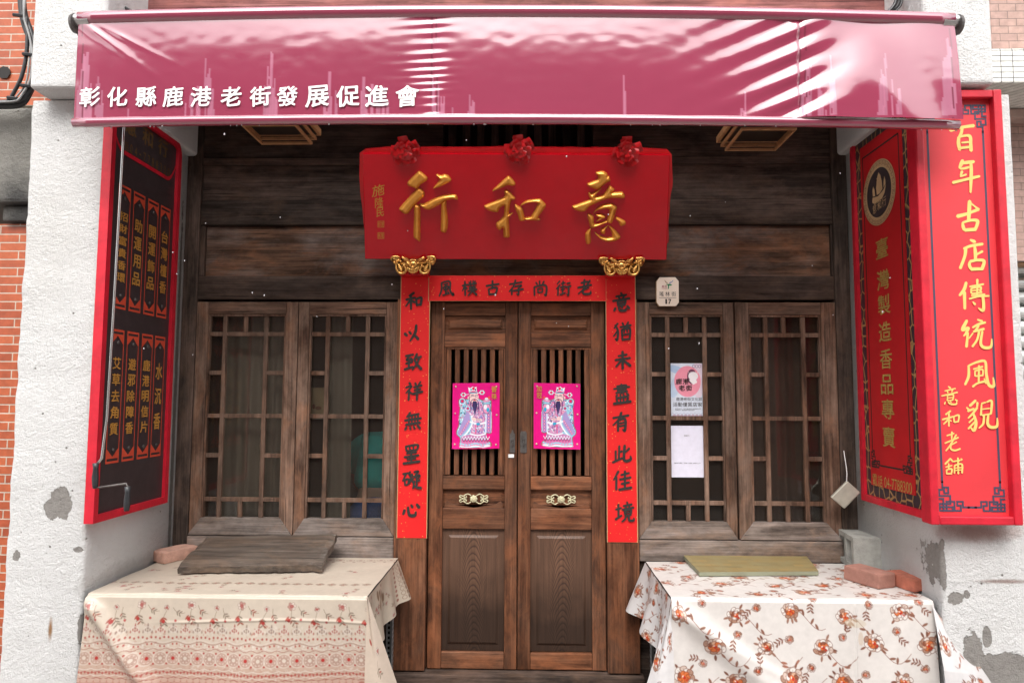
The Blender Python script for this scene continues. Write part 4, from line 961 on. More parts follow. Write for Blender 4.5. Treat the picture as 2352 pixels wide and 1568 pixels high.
# ------------------------------------------------------------------ tall front sign on the right pillar
YS = -.945
sx0, sx1 = at(2140, 1205, Y=YS).x, at(2352, 1205, Y=YS).x; sz0, sz1 = at(2250, 1206, Y=YS).z, at(2290, 205, Y=YS).z
fs = thing('tall_sign', 'tall bright red sign board facing the street on the right pillar', 'sign', ((sx0 + sx1) / 2, -.9, sz0), 'red signs on the right pillar')
fw = .038
MB().box(sx0, sx0 + fw, YS, -.862, sz0, sz1).build('frame_stile', M['redframe'], fs, bevel=.006)
MB().box(sx1 - fw, sx1, YS, -.862, sz0, sz1).build('frame_stile', M['redframe'], fs, bevel=.006)
MB().box(sx0 + fw + .0005, sx1 - fw - .0005, YS + .002, -.862, sz0, sz0 + fw).build('frame_rail', M['redframe'], fs, bevel=.006)
MB().box(sx0 + fw + .0005, sx1 - fw - .0005, YS + .002, -.862, sz1 - fw, sz1).build('frame_rail', M['redframe'], fs, bevel=.006)
YP = YS + .035
MB().box(sx0 + fw, sx1 - fw, YP, YP + .02, sz0 + fw, sz1 - fw).build('sign_face', M['redboard'], fs)
b = MB(); mp = lambda x, z: (x, YP, z)
fret_border(b, sx0 + fw + .035, sx1 - fw - .035, sz0 + fw + .035, sz1 - fw - .04, mp, .0095, .0125, NF, .0008)
b.build('fret_border', M['navy'], fs)
def crop(ox, oy, k): return lambda x, y: at((ox + x / k) / 1.7415, (oy + y / k) / 1.7415, Y=YP)
BAI = [[(38, 75, 26), (100, 58, 22), (160, 48, 22), (205, 42, 24)], [(122, 62, 20), (115, 95, 22), (100, 122, 18)], [(97, 125, 22), (95, 170, 26), (105, 215, 24)], [(105, 122, 16), (150, 113, 18), (178, 122, 24), (182, 170, 24), (185, 222, 24)], [(118, 165, 12), (165, 160, 15)], [(108, 203, 18), (180, 195, 18)]]
NIAN = [[(125, 290, 22), (116, 315, 28), (102, 345, 16)], [(115, 312, 20), (160, 305, 24), (205, 300, 22)], [(110, 352, 15), (150, 345, 18), (185, 335, 16)], [(120, 370, 20), (110, 400, 14)], [(108, 407, 12), (150, 392, 14)], [(55, 450, 22), (130, 432, 19), (200, 415, 22), (245, 405, 17)], [(182, 310, 20), (185, 350, 24), (184, 420, 24), (180, 520, 15)]]
GU = [[(88, 690, 28), (150, 675, 22), (190, 660, 20), (240, 640, 24)], [(175, 582, 26), (172, 640, 28), (168, 720, 24)], [(176, 590, 14), (205, 615, 12), (240, 640, 16)], [(125, 735, 16), (128, 765, 24), (138, 788, 24)], [(128, 735, 16), (180, 720, 20), (228, 722, 24), (228, 750, 24), (212, 790, 22)], [(140, 790, 24), (215, 785, 26)]]
DIAN = [[(145, 35, 14), (170, 46, 24), (182, 52, 12)], [(98, 98, 18), (150, 78, 20), (232, 65, 20)], [(110, 92, 26), (105, 150, 22), (72, 238, 22)], [(175, 85, 18), (180, 130, 26), (180, 182, 20)], [(185, 142, 14), (230, 118, 18)], [(142, 190, 18), (136, 215, 22), (148, 243, 22)], [(142, 190, 22), (195, 180, 20), (240, 188, 24), (228, 240, 24)], [(148, 245, 24), (232, 243, 22)]]
CHUAN = [[(115, 340, 20), (100, 390, 24), (68, 432, 18)], [(102, 410, 24), (105, 528, 20)], [(140, 370, 13), (238, 352, 14)], [(150, 385, 14), (150, 415, 14)], [(150, 383, 12), (215, 372, 16), (215, 405, 14)], [(152, 400, 9), (212, 392, 9)], [(155, 420, 12), (225, 410, 12)], [(192, 320, 18), (192, 380, 14), (190, 440, 14)], [(135, 458, 13), (200, 440, 14), (275, 437, 13)], [(150, 434, 11), (245, 425, 12)], [(230, 432, 20), (236, 490, 22), (232, 540, 22), (200, 524, 10)], [(160, 480, 10), (175, 497, 18)]]
TONG = [[(120, 612, 20), (95, 660, 26), (88, 682, 24)], [(92, 680, 22), (130, 663, 20)], [(132, 665, 22), (112, 705, 18), (96, 722, 10)], [(126, 700, 16), (116, 800, 20)], [(195, 606, 12), (228, 618, 18)], [(160, 662, 14), (200, 640, 18), (250, 626, 16)], [(202, 650, 16), (182, 680, 16), (165, 692, 12)], [(166, 692, 14), (240, 672, 18)], [(205, 690, 18), (190, 750, 16), (157, 798, 16)], [(228, 690, 16), (216, 775, 20), (240, 805, 22), (288, 800, 20), (295, 745, 9)], [(132, 740, 10), (160, 702, 10)]]
FENG = [[(240, 75, 16), (240, 150, 20), (215, 210, 17)], [(240, 76, 12), (300, 50, 17), (358, 46, 19), (366, 130, 20), (385, 212, 22), (420, 220, 22), (416, 160, 9)], [(275, 100, 12), (340, 82, 13)], [(284, 115, 12), (286, 150, 12)], [(286, 113, 11), (338, 103, 12), (340, 147, 12)], [(288, 150, 11), (338, 145, 11)], [(312, 75, 14), (310, 190, 15)], [(268, 225, 17), (300, 202, 14), (352, 188, 16)], [(350, 168, 10), (362, 202, 14)]]
MAO = [[(290, 325, 18), (250, 362, 20)], [(235, 400, 18), (278, 384, 16)], [(225, 375, 12), (247, 396, 17)], [(302, 340, 16), (300, 368, 14)], [(300, 375, 16), (268, 418, 16), (236, 450, 10)], [(272, 420, 16), (292, 480, 20), (278, 538, 22), (254, 518, 9)], [(287, 440, 13), (242, 482, 12)], [(290, 470, 14), (236, 526, 14)], [(330, 352, 12), (326, 430, 16)], [(330, 346, 12), (358, 338, 12)], [(366, 336, 12), (402, 330, 17), (396, 420, 16)], [(336, 387, 9), (392, 380, 9)], [(332, 430, 11), (394, 420, 12)], [(346, 430, 16), (340, 490, 16), (310, 522, 10)], [(376, 430, 16), (372, 490, 20), (396, 515, 22), (438, 508, 20), (440, 450, 9)]]
YI2 = [[(95, 225, 10), (110, 236, 13)], [(70, 256, 9), (145, 239, 11)], [(85, 256, 9), (92, 270, 9)], [(125, 246, 10), (118, 264, 9)], [(46, 292, 11), (100, 280, 11), (158, 266, 11)], [(86, 290, 9), (86, 326, 10)], [(86, 290, 9), (128, 284, 11), (124, 322, 10)], [(88, 307, 7), (125, 303, 7)], [(88, 326, 9), (124, 321, 9)], [(70, 336, 9), (65, 350, 11)], [(90, 336, 10), (110, 350, 13), (148, 350, 12), (150, 330, 6)], [(105, 330, 8), (112, 338, 9)], [(140, 318, 9), (155, 326, 11)]]
HE2 = [[(110, 400, 14), (76, 425, 13)], [(52, 461, 13), (130, 440, 13)], [(98, 415, 14), (98, 508, 13)], [(95, 460, 13), (60, 494, 10)], [(100, 465, 10), (116, 472, 9)], [(131, 440, 11), (136, 480, 11)], [(131, 440, 11), (168, 430, 13), (164, 475, 11)], [(136, 480, 11), (164, 475, 11)]]
LAO2 = [[(85, 576, 11), (135, 561, 11)], [(120, 550, 13), (118, 600, 11)], [(70, 630, 11), (165, 590, 13)], [(150, 570, 13), (110, 640, 11), (77, 684, 11)], [(153, 621, 12), (116, 641, 9)], [(114, 630, 13), (110, 668, 13), (140, 682, 13), (178, 670, 13)]]
PU2 = [[(110, 740, 13), (72, 780, 13)], [(111, 742, 11), (126, 762, 13)], [(76, 801, 9), (120, 790, 11)], [(96, 776, 11), (96, 815, 11)], [(81, 822, 11), (81, 850, 11)], [(81, 821, 11), (117, 815, 13), (114, 850, 11)], [(83, 849, 11), (114, 848, 11)], [(130, 761, 11), (190, 750, 11)], [(161, 736, 13), (164, 848, 13)], [(136, 790, 11), (136, 845, 11)], [(136, 790, 11), (188, 780, 13), (190, 843, 13)], [(138, 808, 8), (186, 803, 8)], [(138, 825, 8), (186, 820, 8)], [(180, 741, 9), (190, 746, 9)]]
for chs, f in (((BAI, NIAN, GU), crop(3780, 480, 1.791)), ((DIAN, CHUAN, TONG), crop(3800, 940, 1.791)), ((FENG, MAO, YI2, HE2, LAO2, PU2), crop(3740, 1420, 1.793))):
    for S in chs: t = MB(); brush_strokes(t, S, f, NF, .001); t.build('yellow_character', M['signyellow'], fs)

# ------------------------------------------------------------------ side signs on the reveals
def arch_sign(X, ya, yb, z0, z_lo, z_hi, nrm_s, label, group, face, fwid=.035, dep=.045, name='reveal_sign'):
    """board on a plane x = X facing nrm_s; ya front edge, yb back edge; shouldered arch on top"""
    t = thing(name, label, 'sign', (X, (ya + yb) / 2, z0), group)
    W = yb - ya
    def top(y):                               # level top with rounded shoulders
        q = min(y - ya, yb - y) / .07
        return z_hi - .07 * (1 - math.sqrt(max(0, 1 - (1 - min(1, q)) ** 2)))
    ys = [ya + W * k / 60 for k in range(61)]
    outl = [(ya, z0), (yb, z0)] + [(y, top(y)) for y in ys[::-1]]
    inl = [(ya + fwid, z0 + fwid), (yb - fwid, z0 + fwid)] + [(max(ya + fwid, min(yb - fwid, y)), min(top(y), 99) - fwid) for y in ys[::-1]]
    fr = MB(); n = len(outl)
    xo, xi = X, X - nrm_s * dep
    V = [(xo, y, z) for y, z in outl] + [(xo, y, z) for y, z in inl] + [(xi, y, z) for y, z in outl] + [(xo - nrm_s * .02, y, z) for y, z in inl]
    F_ = []
    for i in range(n):
        j = (i + 1) % n
        F_ += [(i, j, n + j, n + i), (2 * n + i, 2 * n + j, j, i), (n + i, n + j, 3 * n + j, 3 * n + i)]
    fr.add(V, F_); fr.build('frame', M['redframe'], t)
    bd = MB(); bd.prism([(X - nrm_s * .018, y, z) for y, z in inl], (-nrm_s * .02, 0, 0)); bd.build('board', face, t)
    return t, top, inl
# --- left reveal: black board of wares
LX = -1.958
a = at(205, 1203, X=LX); b_ = at(385, 1155, X=LX); ya, yb2 = -.865, b_.y
z0 = (a.z + b_.z) / 2 + .0; zlo = at(427, 400, X=LX).z
ls, ltop, linl = arch_sign(LX, ya, yb2, z0, zlo, 3.17, 1, 'black wares board in a red frame on the reveal of the left pillar', None, M['signblack'])
LXF = LX - .018
EYL = Vector((0, 1, 0)); NL = Vector((1, 0, 0))         # reading direction runs away from the street
cols_t = [(258.7, 288), (295, 322), (329, 354), (359, 382)]
ztb, ztt = at(273, 709, X=LXF).z, at(273, 420, X=LXF).z
zbt, zbb = at(268, 756, X=LXF).z, at(253, 1064, X=LXF).z
ycols = [(at(u0, 709, X=LXF).y, at(u1, 712, X=LXF).y) for u0, u1 in cols_t]
rowsT = ['招財富貴香環', '助運用品', '開運飾品', '台灣檀香']; rowsB = ['艾草去角質', '避邪除障香', '鹿港明信片', '水沉香']
strip = MB(); let = MB(); bolts = MB()
for (y0_, y1_), up_s, dn_s in zip(ycols, rowsT, rowsB):
    for zb0, zt0, s in ((ztb, ztt, up_s), (zbb, zbt, dn_s)):
        w = y1_ - y0_; yc = (y0_ + y1_) / 2; hw = w / 2
        def pl(*pts): return [(LXF + .0009, yc + a_ * hw, z_) for a_, z_ in pts]
        e = .006 / hw; tri = w * .42; bar = w * .28
        for sg, zz in ((1, zb0), (-1, zt0)):
            # pointed end
            strip.add(pl((-1, zz), (1, zz), (1, zz + sg * bar * .35), (-1, zz + sg * bar * .35)), [(0, 1, 2, 3)])
            strip.add(pl((-1, zz + sg * bar * .75), (1, zz + sg * bar * .75), (1, zz + sg * bar), (-1, zz + sg * bar)), [(0, 1, 2, 3)])
            strip.add(pl((-1, zz + sg * bar * .351), (-.84, zz + sg * bar * .351), (-.84, zz + sg * bar * .749), (-1, zz + sg * bar * .749)), [(0, 1, 2, 3)])
            strip.add(pl((1, zz + sg * bar * .351), (.84, zz + sg * bar * .351), (.84, zz + sg * bar * .749), (1, zz + sg * bar * .749)), [(0, 1, 2, 3)])
            strip.add(pl((-1, zz + sg * bar * 1.001), (0, zz + sg * bar * 1.001), (-1, zz + sg * (bar + tri))), [(0, 1, 2)])
            strip.add(pl((0.001, zz + sg * bar * 1.001), (1, zz + sg * bar * 1.001), (1, zz + sg * (bar + tri))), [(0, 1, 2)])
            bolts.ball((LXF + .004, yc, zz + sg * (bar + tri * .75)), .010, 8, (.5, 1, 1))
        strip.add(pl((-1, zb0 + bar + tri), (-1 + e, zb0 + bar + tri * .8), (-1 + e, zt0 - bar - tri * .8), (-1, zt0 - bar - tri)), [(0, 1, 2, 3)])
        strip.add(pl((1, zb0 + bar + tri), (1 - e, zb0 + bar + tri * .8), (1 - e, zt0 - bar - tri * .8), (1, zt0 - bar - tri)), [(0, 1, 2, 3)])
        n_ = len(s); za, zc_ = zt0 - bar - tri - .05, zb0 + bar + tri + .05
        for k, ch in enumerate(s):
            zz = za + (zc_ - za) * (k + .5) / n_ if n_ > 3 else za + (zc_ - za) * (k + .5) / n_
            put_char(let, ch, (LXF, yc, zz), EYL, EZ, w * .62, min(.088, (za - zc_) / n_ * .72), NL, bold=.02, lift=.0013)
strip.build('orange_strip_borders', M['orange'], ls); let.build('gold_lettering', M['goldpaint'], ls); bolts.build('bolt_heads', M['iron'], ls, smooth=True)
# header: curved red rule and two lines of dim gold writing
hd = MB(); yy = np.linspace(ya + .036, yb2 - .036, 30); W = yb2 - ya
def hz(y): q = min(y - ya - .036, yb2 - .036 - y) / .09; return 2.915 + .10 * max(0, 1 - q) ** 2
P = np.zeros((2, 30, 3))
for i, y in enumerate(yy): P[0, i] = (LXF + .002, y, hz(y)); P[1, i] = (LXF + .002, y, hz(y) + .022)
hd.grid(P); hd.build('header_rule', M['redframe'], ls)
hl = MB(); ym = (ya + yb2) / 2
for k, ch in enumerate('意和行'): put_char(hl, ch, (LXF, ym + (k - 1) * .16, 2.915 + .165), EYL, EZ, .10, .09, NL, bold=.02)
for k, ch in enumerate('電話04-7788300'):
    y = ym + (k - 5.5) * .042; put_char(hl, ch, (LXF, y, 2.965), EYL, EZ, .034 if k < 2 else .022, .012 if ch == '-' else .05, NL, bold=.005) if ch != '-' else hl.box(LXF, LXF + .0013, y - .008, y + .008, 2.962, 2.968)
hl.build('header_lettering', plain('dim_header_gold', (.14, .075, .025), .6), ls)  # much darker gold than the lettering on the strips below

# --- right reveal: red banner board on a lattice ground
RX = 1.925
a = at(2140, 1205, X=RX); b_ = at(1978, 1140, X=RX)
rya, ryb = -.858, b_.y; rz0 = (a.z + b_.z) / 2; rlo = at(1940, 345, X=RX).z
def lattice(name):
    n = NT(name); p = n.pos(); v = n.n('TexVoronoi', feature='DISTANCE_TO_EDGE'); n.l(n.scale(p, (1, 1.25, .9)), v.inputs['Vector']); v.inputs['Scale'].default_value = 14; v.inputs['Randomness'].default_value = .75
    f = n.ramp(v.outputs['Distance'], [(0.045, 1.0), (0.065, 0.0)])
    return n.fin(n.mix(f, (.045, .028, .034), (.36, .21, .085)), .5, 0, .4)
M['lattice'] = lattice('gold_crackle_lattice')
rs, rtop, rinl = arch_sign(RX, rya, ryb, rz0, rlo, 3.19, -1, 'dark red banner board with round junk emblem inside the right reveal', 'red signs on the right pillar', M['lattice'])
RXF = RX + .018
NR = Vector((-1, 0, 0)); EYR = Vector((0, -1, 0))       # reading direction runs towards the street
py0, py1 = at(2105, 1140, X=RXF).y, at(2003, 1106, X=RXF).y   # front and back edges of the banner
bz0 = at(2003, 1112, X=RXF).z; bz1 = 3.36
W = py1 - py0
pan = MB(); yy = np.linspace(py0, py1, 24); P = [(RXF - .0045, y, rtop(y) - .085) for y in yy]
pan.prism([(RXF - .0045, py1, bz0), (RXF - .0045, py0, bz0)] + P, (.004, 0, 0)); pan.build('banner', M['redpanel'], rs)
XB = RXF - .0045; mpR = lambda s, z: (XB, py1 - s, z)    # s measured from the back edge towards the street
b = MB(); fz0 = at(2040, 1072, X=XB).z
fret_border(b, .03, W - .03, fz0, 3.04, mpR, .0085, .0105, NR, .0008, corners=('bl', 'br'))
b.build('fret_border', M['black'], rs)
lc_y, lc_z = (py0 + py1) / 2 + .02, at(2023, 440, X=XB).z
em = MB(); NSEG = 48; ro, ri = .175, .132
def ringpts(r, h): return [(XB - h, lc_y + r * math.cos(2 * math.pi * k / NSEG), lc_z + r * math.sin(2 * math.pi * k / NSEG)) for k in range(NSEG)]
em.add(ringpts(ro, .0022) + ringpts(ri, .0022), [(k, (k + 1) % NSEG, NSEG + (k + 1) % NSEG, NSEG + k) for k in range(NSEG)])
M['tanprint'] = plain('tan_print', (.52, .34, .18), .5)
em.build('emblem_ring', M['tanprint'], rs)
MB().add(ringpts(ri + .001, .0016), [tuple(range(NSEG))]).build('emblem_disc', M['signblack'], rs)
fr = MB()
for k in range(30):
    a0 = 2 * math.pi * k / 30; da = 2 * math.pi / 30
    f = lambda s, t: (XB, lc_y - (ri + .010 + t * .026) * math.cos(a0 + s * da), lc_z + (ri + .010 + t * .026) * math.sin(a0 + s * da))
    fret_lines(fr, [(.05, 0), (.05, 1), (.85, 1), (.85, .3), (.4, .3), (.4, .65)], f, .07, NR, .0028)
fr.build('emblem_meander', plain('brown_print_line', (.16, .05, .03), .5), rs)
jk = MB(); jm = lambda x, z: (XB, lc_y - x, lc_z + z)
def jpoly(pts): jk.add([Vector(jm(x, z)) + NR * .0022 for x, z in pts], [tuple(range(len(pts)))])
jpoly([(-.075, -.035), (-.07, -.01), (-.01, -.018), (.05, .0), (.078, .022), (.06, -.02), (.03, -.042), (-.05, -.05)])
jpoly([(-.022, -.008), (-.028, .03), (-.012, .085), (.004, .108), (.022, .09), (.036, .05), (.04, .008), (.01, -.008)])
jpoly([(-.066, -.004), (-.068, .03), (-.058, .05), (-.046, .03), (-.04, -.008)])
jpoly([(.052, .01), (.054, .04), (.064, .07), (.074, .045), (.074, .026)])
for k in range(5): jk.box(XB - .0035, XB - .003, lc_y - .03, lc_y + .02, lc_z + .01 + k * .017, lc_z + .0122 + k * .017)
for k, ch in enumerate('意和行'): put_char(jk, ch, jm((k - 1) * .052, -.075 + k * .006), EYR, EZ, .043, .05, NR, bold=.01, slant=.15, brush=.02, seed=k, lift=.0022)
jk.build('junk_emblem', M['tanprint'], rs)
lt = MB()
cen = [(2043, 567, .115, .115), (2046, 642, .115, .11), (2031, 0, 0, 0)]
vs = [(2035, 566), (2036, 640), (2039, 697), (2041, 760), (2045, 823), (2050, 882), (2052, 940), (2055, 1005)]
for k, (ch, (u, v)) in enumerate(zip('臺灣製造香品專賣', vs)):
    zc_ = at(u, v, X=XB).z; put_char(lt, ch, (XB, lc_y - .01, zc_), EYR, EZ, .125, .102, NR, bold=.0125, slant=.0, seed=k, brush=.012)
zt_ = at(2050, 1105, X=XB).z - .035
for k, ch in enumerate('電話'): put_char(lt, ch, (XB, py1 - .045 - k * .058, zt_ + .022), EYR, EZ, .05, .062, NR)
put_line(lt, '04-7788300', (XB, py1 - .145 - (W - .17) / 2, zt_ + .022), EYR, EZ, .055, NR, width=W - .175)
lt.build('faded_lettering', M['dimgold'], rs)
# ------------------------------------------------------------------ square tin tag hanging by the right reveal
c = at(1942, 1136, Y=-.13); tg = thing('hanging_tag', 'pale square tin hanging cornerwise from a string by the right reveal', 'tag', (c.x, c.y, c.z - .08))
r = .078; ax = Vector((.97, -.12, .08)).normalized(); az = Vector((.10, -.03, 1)).normalized()
q = [c + ax * (r * a_) + az * (r * b_) for a_, b_ in ((-.98, -.12), (.02, -1.0), (1.02, .10), (.05, 1.0))]
MB().prism(q[::-1], (.006, .03, 0)).build('tin', M['tin'], tg, bevel=.006)
MB().tube([c + az * .075, c + Vector((.012, 0, .12)), c + Vector((.016, .02, .17)), c + Vector((.02, .05, .24))], .0022, 5).build('string', M['white'], tg)
# ------------------------------------------------------------------ awning: a roll-down PVC sheet
YA = -1.09
aw = thing('roll_down_awning', 'wet glossy crimson pink roll-down awning with white lettering', 'awning', (0, YA, at(1188, 280, Y=YA).z))
NA, MA_ = 620, 170
def bow(t): return 4 * t * (1 - t)
def awpt(t, b):                               # t across, b down -> picture coords of the hanging sheet
    u = (181 - 12 * b) + (2010 + 23 * b) * t
    v = (47 - 17 * bow(t)) + (229 + 6 * bow(t)) * b + t * 3 + 2 * b * t
    return u, v
def gau(x, s): return np.exp(-(x / s) ** 2)
tt, bb = np.meshgrid(np.linspace(0, 1, NA), np.linspace(0, 1, MA_))
U, Vv = awpt(tt, bb)
Dm = 0.0012 * np.sin(np.pi * bb) ** 1.2
# sagging, wrinkled right hand third
rt = 1 / (1 + np.exp(-(U - 1850) / 25.0))
Dm += rt * .036 * bb
Dm += rt * (.0035 * np.sin(np.pi * bb ** .8) + .0075 * np.sin((Vv * .8 + .55 * (U - 1835)) / 30.0) * gau(U - 1890, 90) + .0035 * np.sin((U - .75 * Vv) / 36.0) * gau(U - 2060, 150))
rl = 1 - rt
Dm += rl * .0085 * np.sin((Vv + .42 * (U - 1835)) / 48.0 * 2 * np.pi * .92) * np.exp(-np.clip(1840 - U, 0, None) / 70.0)
Dm += .0016 * np.sin(Vv / 19.0 * 2 * np.pi + 2.2 * np.sin(Vv / 31.0) + .02 * (U - 992)) * (.35 + .65 * np.abs(np.sin(Vv / 43.0 + 1))) * np.where(U < 992, np.exp(-np.clip(992 - U, 0, None) / 28), np.exp(-(U - 992) / 20))
dcr = ((U - 185) * .59 - (Vv - 50) * .81); Dm += .006 * gau(dcr, 9) * np.exp(-np.hypot(U - 215, Vv - 75) / 70)
dcr2 = ((U - 230) * .45 - (Vv - 60) * .89); Dm += .003 * gau(dcr2, 6) * np.exp(-np.hypot(U - 280, Vv - 80) / 50)
Dm += -.004 * gau(U - 1837, 5) - .002 * gau(U - 992, 4)
nz = np.zeros_like(Dm)
for j in range(0, MA_):
    for i in range(0, NA, 2):
        q = .0007 * noise.noise((U[j, i] * .006, Vv[j, i] * .012, 1.5)) + .0003 * noise.noise((U[j, i] * .03, Vv[j, i] * .05, 7.0))
        nz[j, i] = q
        if i + 1 < NA: nz[j, i + 1] = q
Dm += nz * np.sin(np.pi * bb) ** .5
P = np.zeros((MA_, NA, 3))
x_l, x_r = at(181, 100, Y=YA).x, at(2191, 100, Y=YA).x
for j in range(MA_):
    for i in range(NA):
        p = at(U[j, i], Vv[j, i], Y=YA); P[j, i] = (p.x, YA - Dm[j, i], p.z)
# colour: plain pvc, paler films of trickling water with sharp edges, stitched seams
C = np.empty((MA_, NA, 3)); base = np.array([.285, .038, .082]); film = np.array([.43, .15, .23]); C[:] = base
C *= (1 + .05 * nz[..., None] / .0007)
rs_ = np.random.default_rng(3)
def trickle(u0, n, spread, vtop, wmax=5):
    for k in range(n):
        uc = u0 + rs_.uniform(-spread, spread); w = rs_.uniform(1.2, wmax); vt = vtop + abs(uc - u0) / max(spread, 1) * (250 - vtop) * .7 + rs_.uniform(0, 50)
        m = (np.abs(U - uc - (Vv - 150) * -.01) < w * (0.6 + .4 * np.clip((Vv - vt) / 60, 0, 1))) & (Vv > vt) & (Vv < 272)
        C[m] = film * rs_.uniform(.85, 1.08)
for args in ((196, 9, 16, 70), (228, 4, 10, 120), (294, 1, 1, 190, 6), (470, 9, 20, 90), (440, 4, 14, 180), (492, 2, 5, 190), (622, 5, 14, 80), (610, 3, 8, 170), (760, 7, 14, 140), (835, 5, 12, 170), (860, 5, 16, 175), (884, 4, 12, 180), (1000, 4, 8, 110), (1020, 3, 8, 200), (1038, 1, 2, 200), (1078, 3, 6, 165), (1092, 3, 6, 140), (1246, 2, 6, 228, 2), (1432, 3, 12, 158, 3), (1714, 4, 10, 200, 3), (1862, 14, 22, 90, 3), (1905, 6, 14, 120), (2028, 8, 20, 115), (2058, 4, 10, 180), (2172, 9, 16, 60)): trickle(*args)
C[(np.abs(U - 992) < 1.5) | (np.abs(U - 1003) < 1.2) | (np.abs(U - 1836) < 1.6) | (np.abs(U - 1848) < 1.2) | (np.abs(U - 2180) < 1.2) | (np.abs(U - 190) < 1.2)] = base * .55
n = NT('wet_pvc_sheet'); at_n = n.n('Attribute', attribute_name='Col'); p = n.pos()
wv = n.noise(n.scale(p, (46, 46, 5)), 1.0, 4, .6)
drp = n.n('TexVoronoi'); n.l(p, drp.inputs['Vector']); drp.inputs['Scale'].default_value = 55
dh = n.math('MULTIPLY', n.ramp(drp.outputs['Distance'], [(.10, 1.0), (.18, 0.0)]), n.ramp(n.noise(p, 23, 3), [(.56, 0.0), (.6, 1.0)]))
nm = n.bump(n.math('ADD', n.math('MULTIPLY', wv, .25), n.math('MULTIPLY', dh, .35)), .08, .006)
M['pvc'] = n.fin(at_n.outputs['Color'], .13, 0, .8, nm)
n.b.inputs['Coat Weight'].default_value = 1.0; n.b.inputs['Coat IOR'].default_value = 1.6; n.b.inputs['Coat Roughness'].default_value = .06
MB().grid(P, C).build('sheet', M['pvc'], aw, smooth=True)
hemmat = plain('wet_pvc_hem', (.30, .042, .088), .16, spec=.8, var=.04, Coat_Weight=1.0, Coat_IOR=2.1)
def along(b, dy, du=0, n_=60): return [(lambda q: (q.x, YA + dy, q.z))(at(*awpt(t_, b), Y=YA)) for t_ in np.linspace(0, 1, n_)]
hem = MB(); hp_ = along(1.0, .004); hem.tube([(x, y, z - .012 - .0025 * math.sin(x * 9) * noise.noise((x * 2, 1, 1))) for x, y, z in hp_], [.0225 * (1 + .12 * noise.noise((x * 6, 3, 1))) for x, y, z in hp_], 14)
hem.build('weighted_hem', hemmat, aw, smooth=True)
rl_ = MB(); rp_ = along(0.0, .012); rl_.tube([(x, y, z + .012) for x, y, z in rp_], .032, 18); rl_.build('rolled_top', hemmat, aw, smooth=True)
tb = along(0.0, .012, n_=3); bar = MB()
for (x, y, z), s in ((tb[0], -1), (tb[-1], 1)): bar.tube([(x - s * .05, y, z + .005), (x + s * .028, y, z + .005)], .030, 16)
bar.build('roller_tube', M['steel'], aw, smooth=False)
for (x, y, z), s in ((tb[0], -1), (tb[-1], 1)):
    e = MB(); e.tube([(x + s * .020, y + .005, z - .008), (x + s * .034, y + .005, z - .008)], [.046, .042], 20); e.box(x + s * .018, x + s * .032, y + .03, -.965, z - .05, z + .03)
    e.build('end_bracket', M['iron'], aw)
us = [208, 271, 337, 399, 463, 532, 599, 661, 730, 800, 866, 936]
for k, (ch, u) in enumerate(zip('彰化縣鹿港老街發展促進會', us)):
    t = MB(); w, h = (48, 47) if k < 8 else (54, 50)
    c = at(u, 224 - k * .2, Y=YA); bq = min(1, (224 - 47) / 232)
    dloc = float(Dm[int(bq * (MA_ - 1)), int((u - 170) / 2033 * (NA - 1))])
    put_char(t, ch, (c.x, YA - dloc - .0035, c.z), EX, EZ, w * .0019, h * .0019, NF, bold=.021, slant=.08, brush=.016, seed=k, lift=.002); t.build('white_character', M['white'], aw)
dr = MB(); rd = random.Random(11)
for k in range(24):
    t_ = rd.random(); q = at(*awpt(t_, 1.0), Y=YA); z = q.z - .034
    dr.ball((q.x, YA + rd.uniform(-.004, .006), z - .002), rd.uniform(.002, .0035), 6, (1, 1, 1.5))
n = NT('water_drop'); M['drop'] = n.fin((.95, .95, .97), .04, 0, .8); n.b.inputs['Transmission Weight'].default_value = .6
dr.build('hanging_drops', M['drop'], aw, smooth=True)
rn = MB()
for k in range(30):
    u, v = rd.uniform(260, 2080), rd.uniform(290, 820); y = rd.uniform(-1.5, -.75); q = at(u, v, Y=y); rn.ball(q, rd.uniform(.0015, .0034), 6, (1, 1, 1.25))
rdp = rn.build('raindrops', M['drop'], smooth=True); tag(rdp, 'clear raindrops falling in front of the shopfront', 'rain', kind='stuff')

# crank of the awning, hanging down in front of the wares board
ck = thing('awning_crank', 'thin steel awning crank with two black grips, hanging by the wares board', 'crank', (at(250, 1100, Y=-.93).x, -.93, at(250, 1172, Y=-.93).z))
cp = lambda u, v, y=-.93: at(u, v, Y=y)
MB().tube([cp(287, 250, -1.0), cp(283, 330, -.98), cp(262, 700), cp(246, 960), cp(234, 1052), cp(223, 1066)], .0062, 8).build('rod', M['steel'], ck, smooth=True)
MB().tube([cp(219, 1064), cp(221, 1120), cp(228, 1119), cp(290, 1110), cp(293, 1116), cp(292, 1168)], .0052, 8).build('crank_arm', M['iron'], ck, smooth=True)
for pts in ([(220, 1063), (220, 1075), (219, 1095), (219, 1114), (219, 1121)], [(293, 1117), (293, 1130), (292, 1150), (291, 1166), (291, 1173)]):
    MB().tube([cp(*q) for q in pts], [.0145, .0115, .0150, .0135, .011], 12).build('grip', M['cable'], ck, smooth=True)

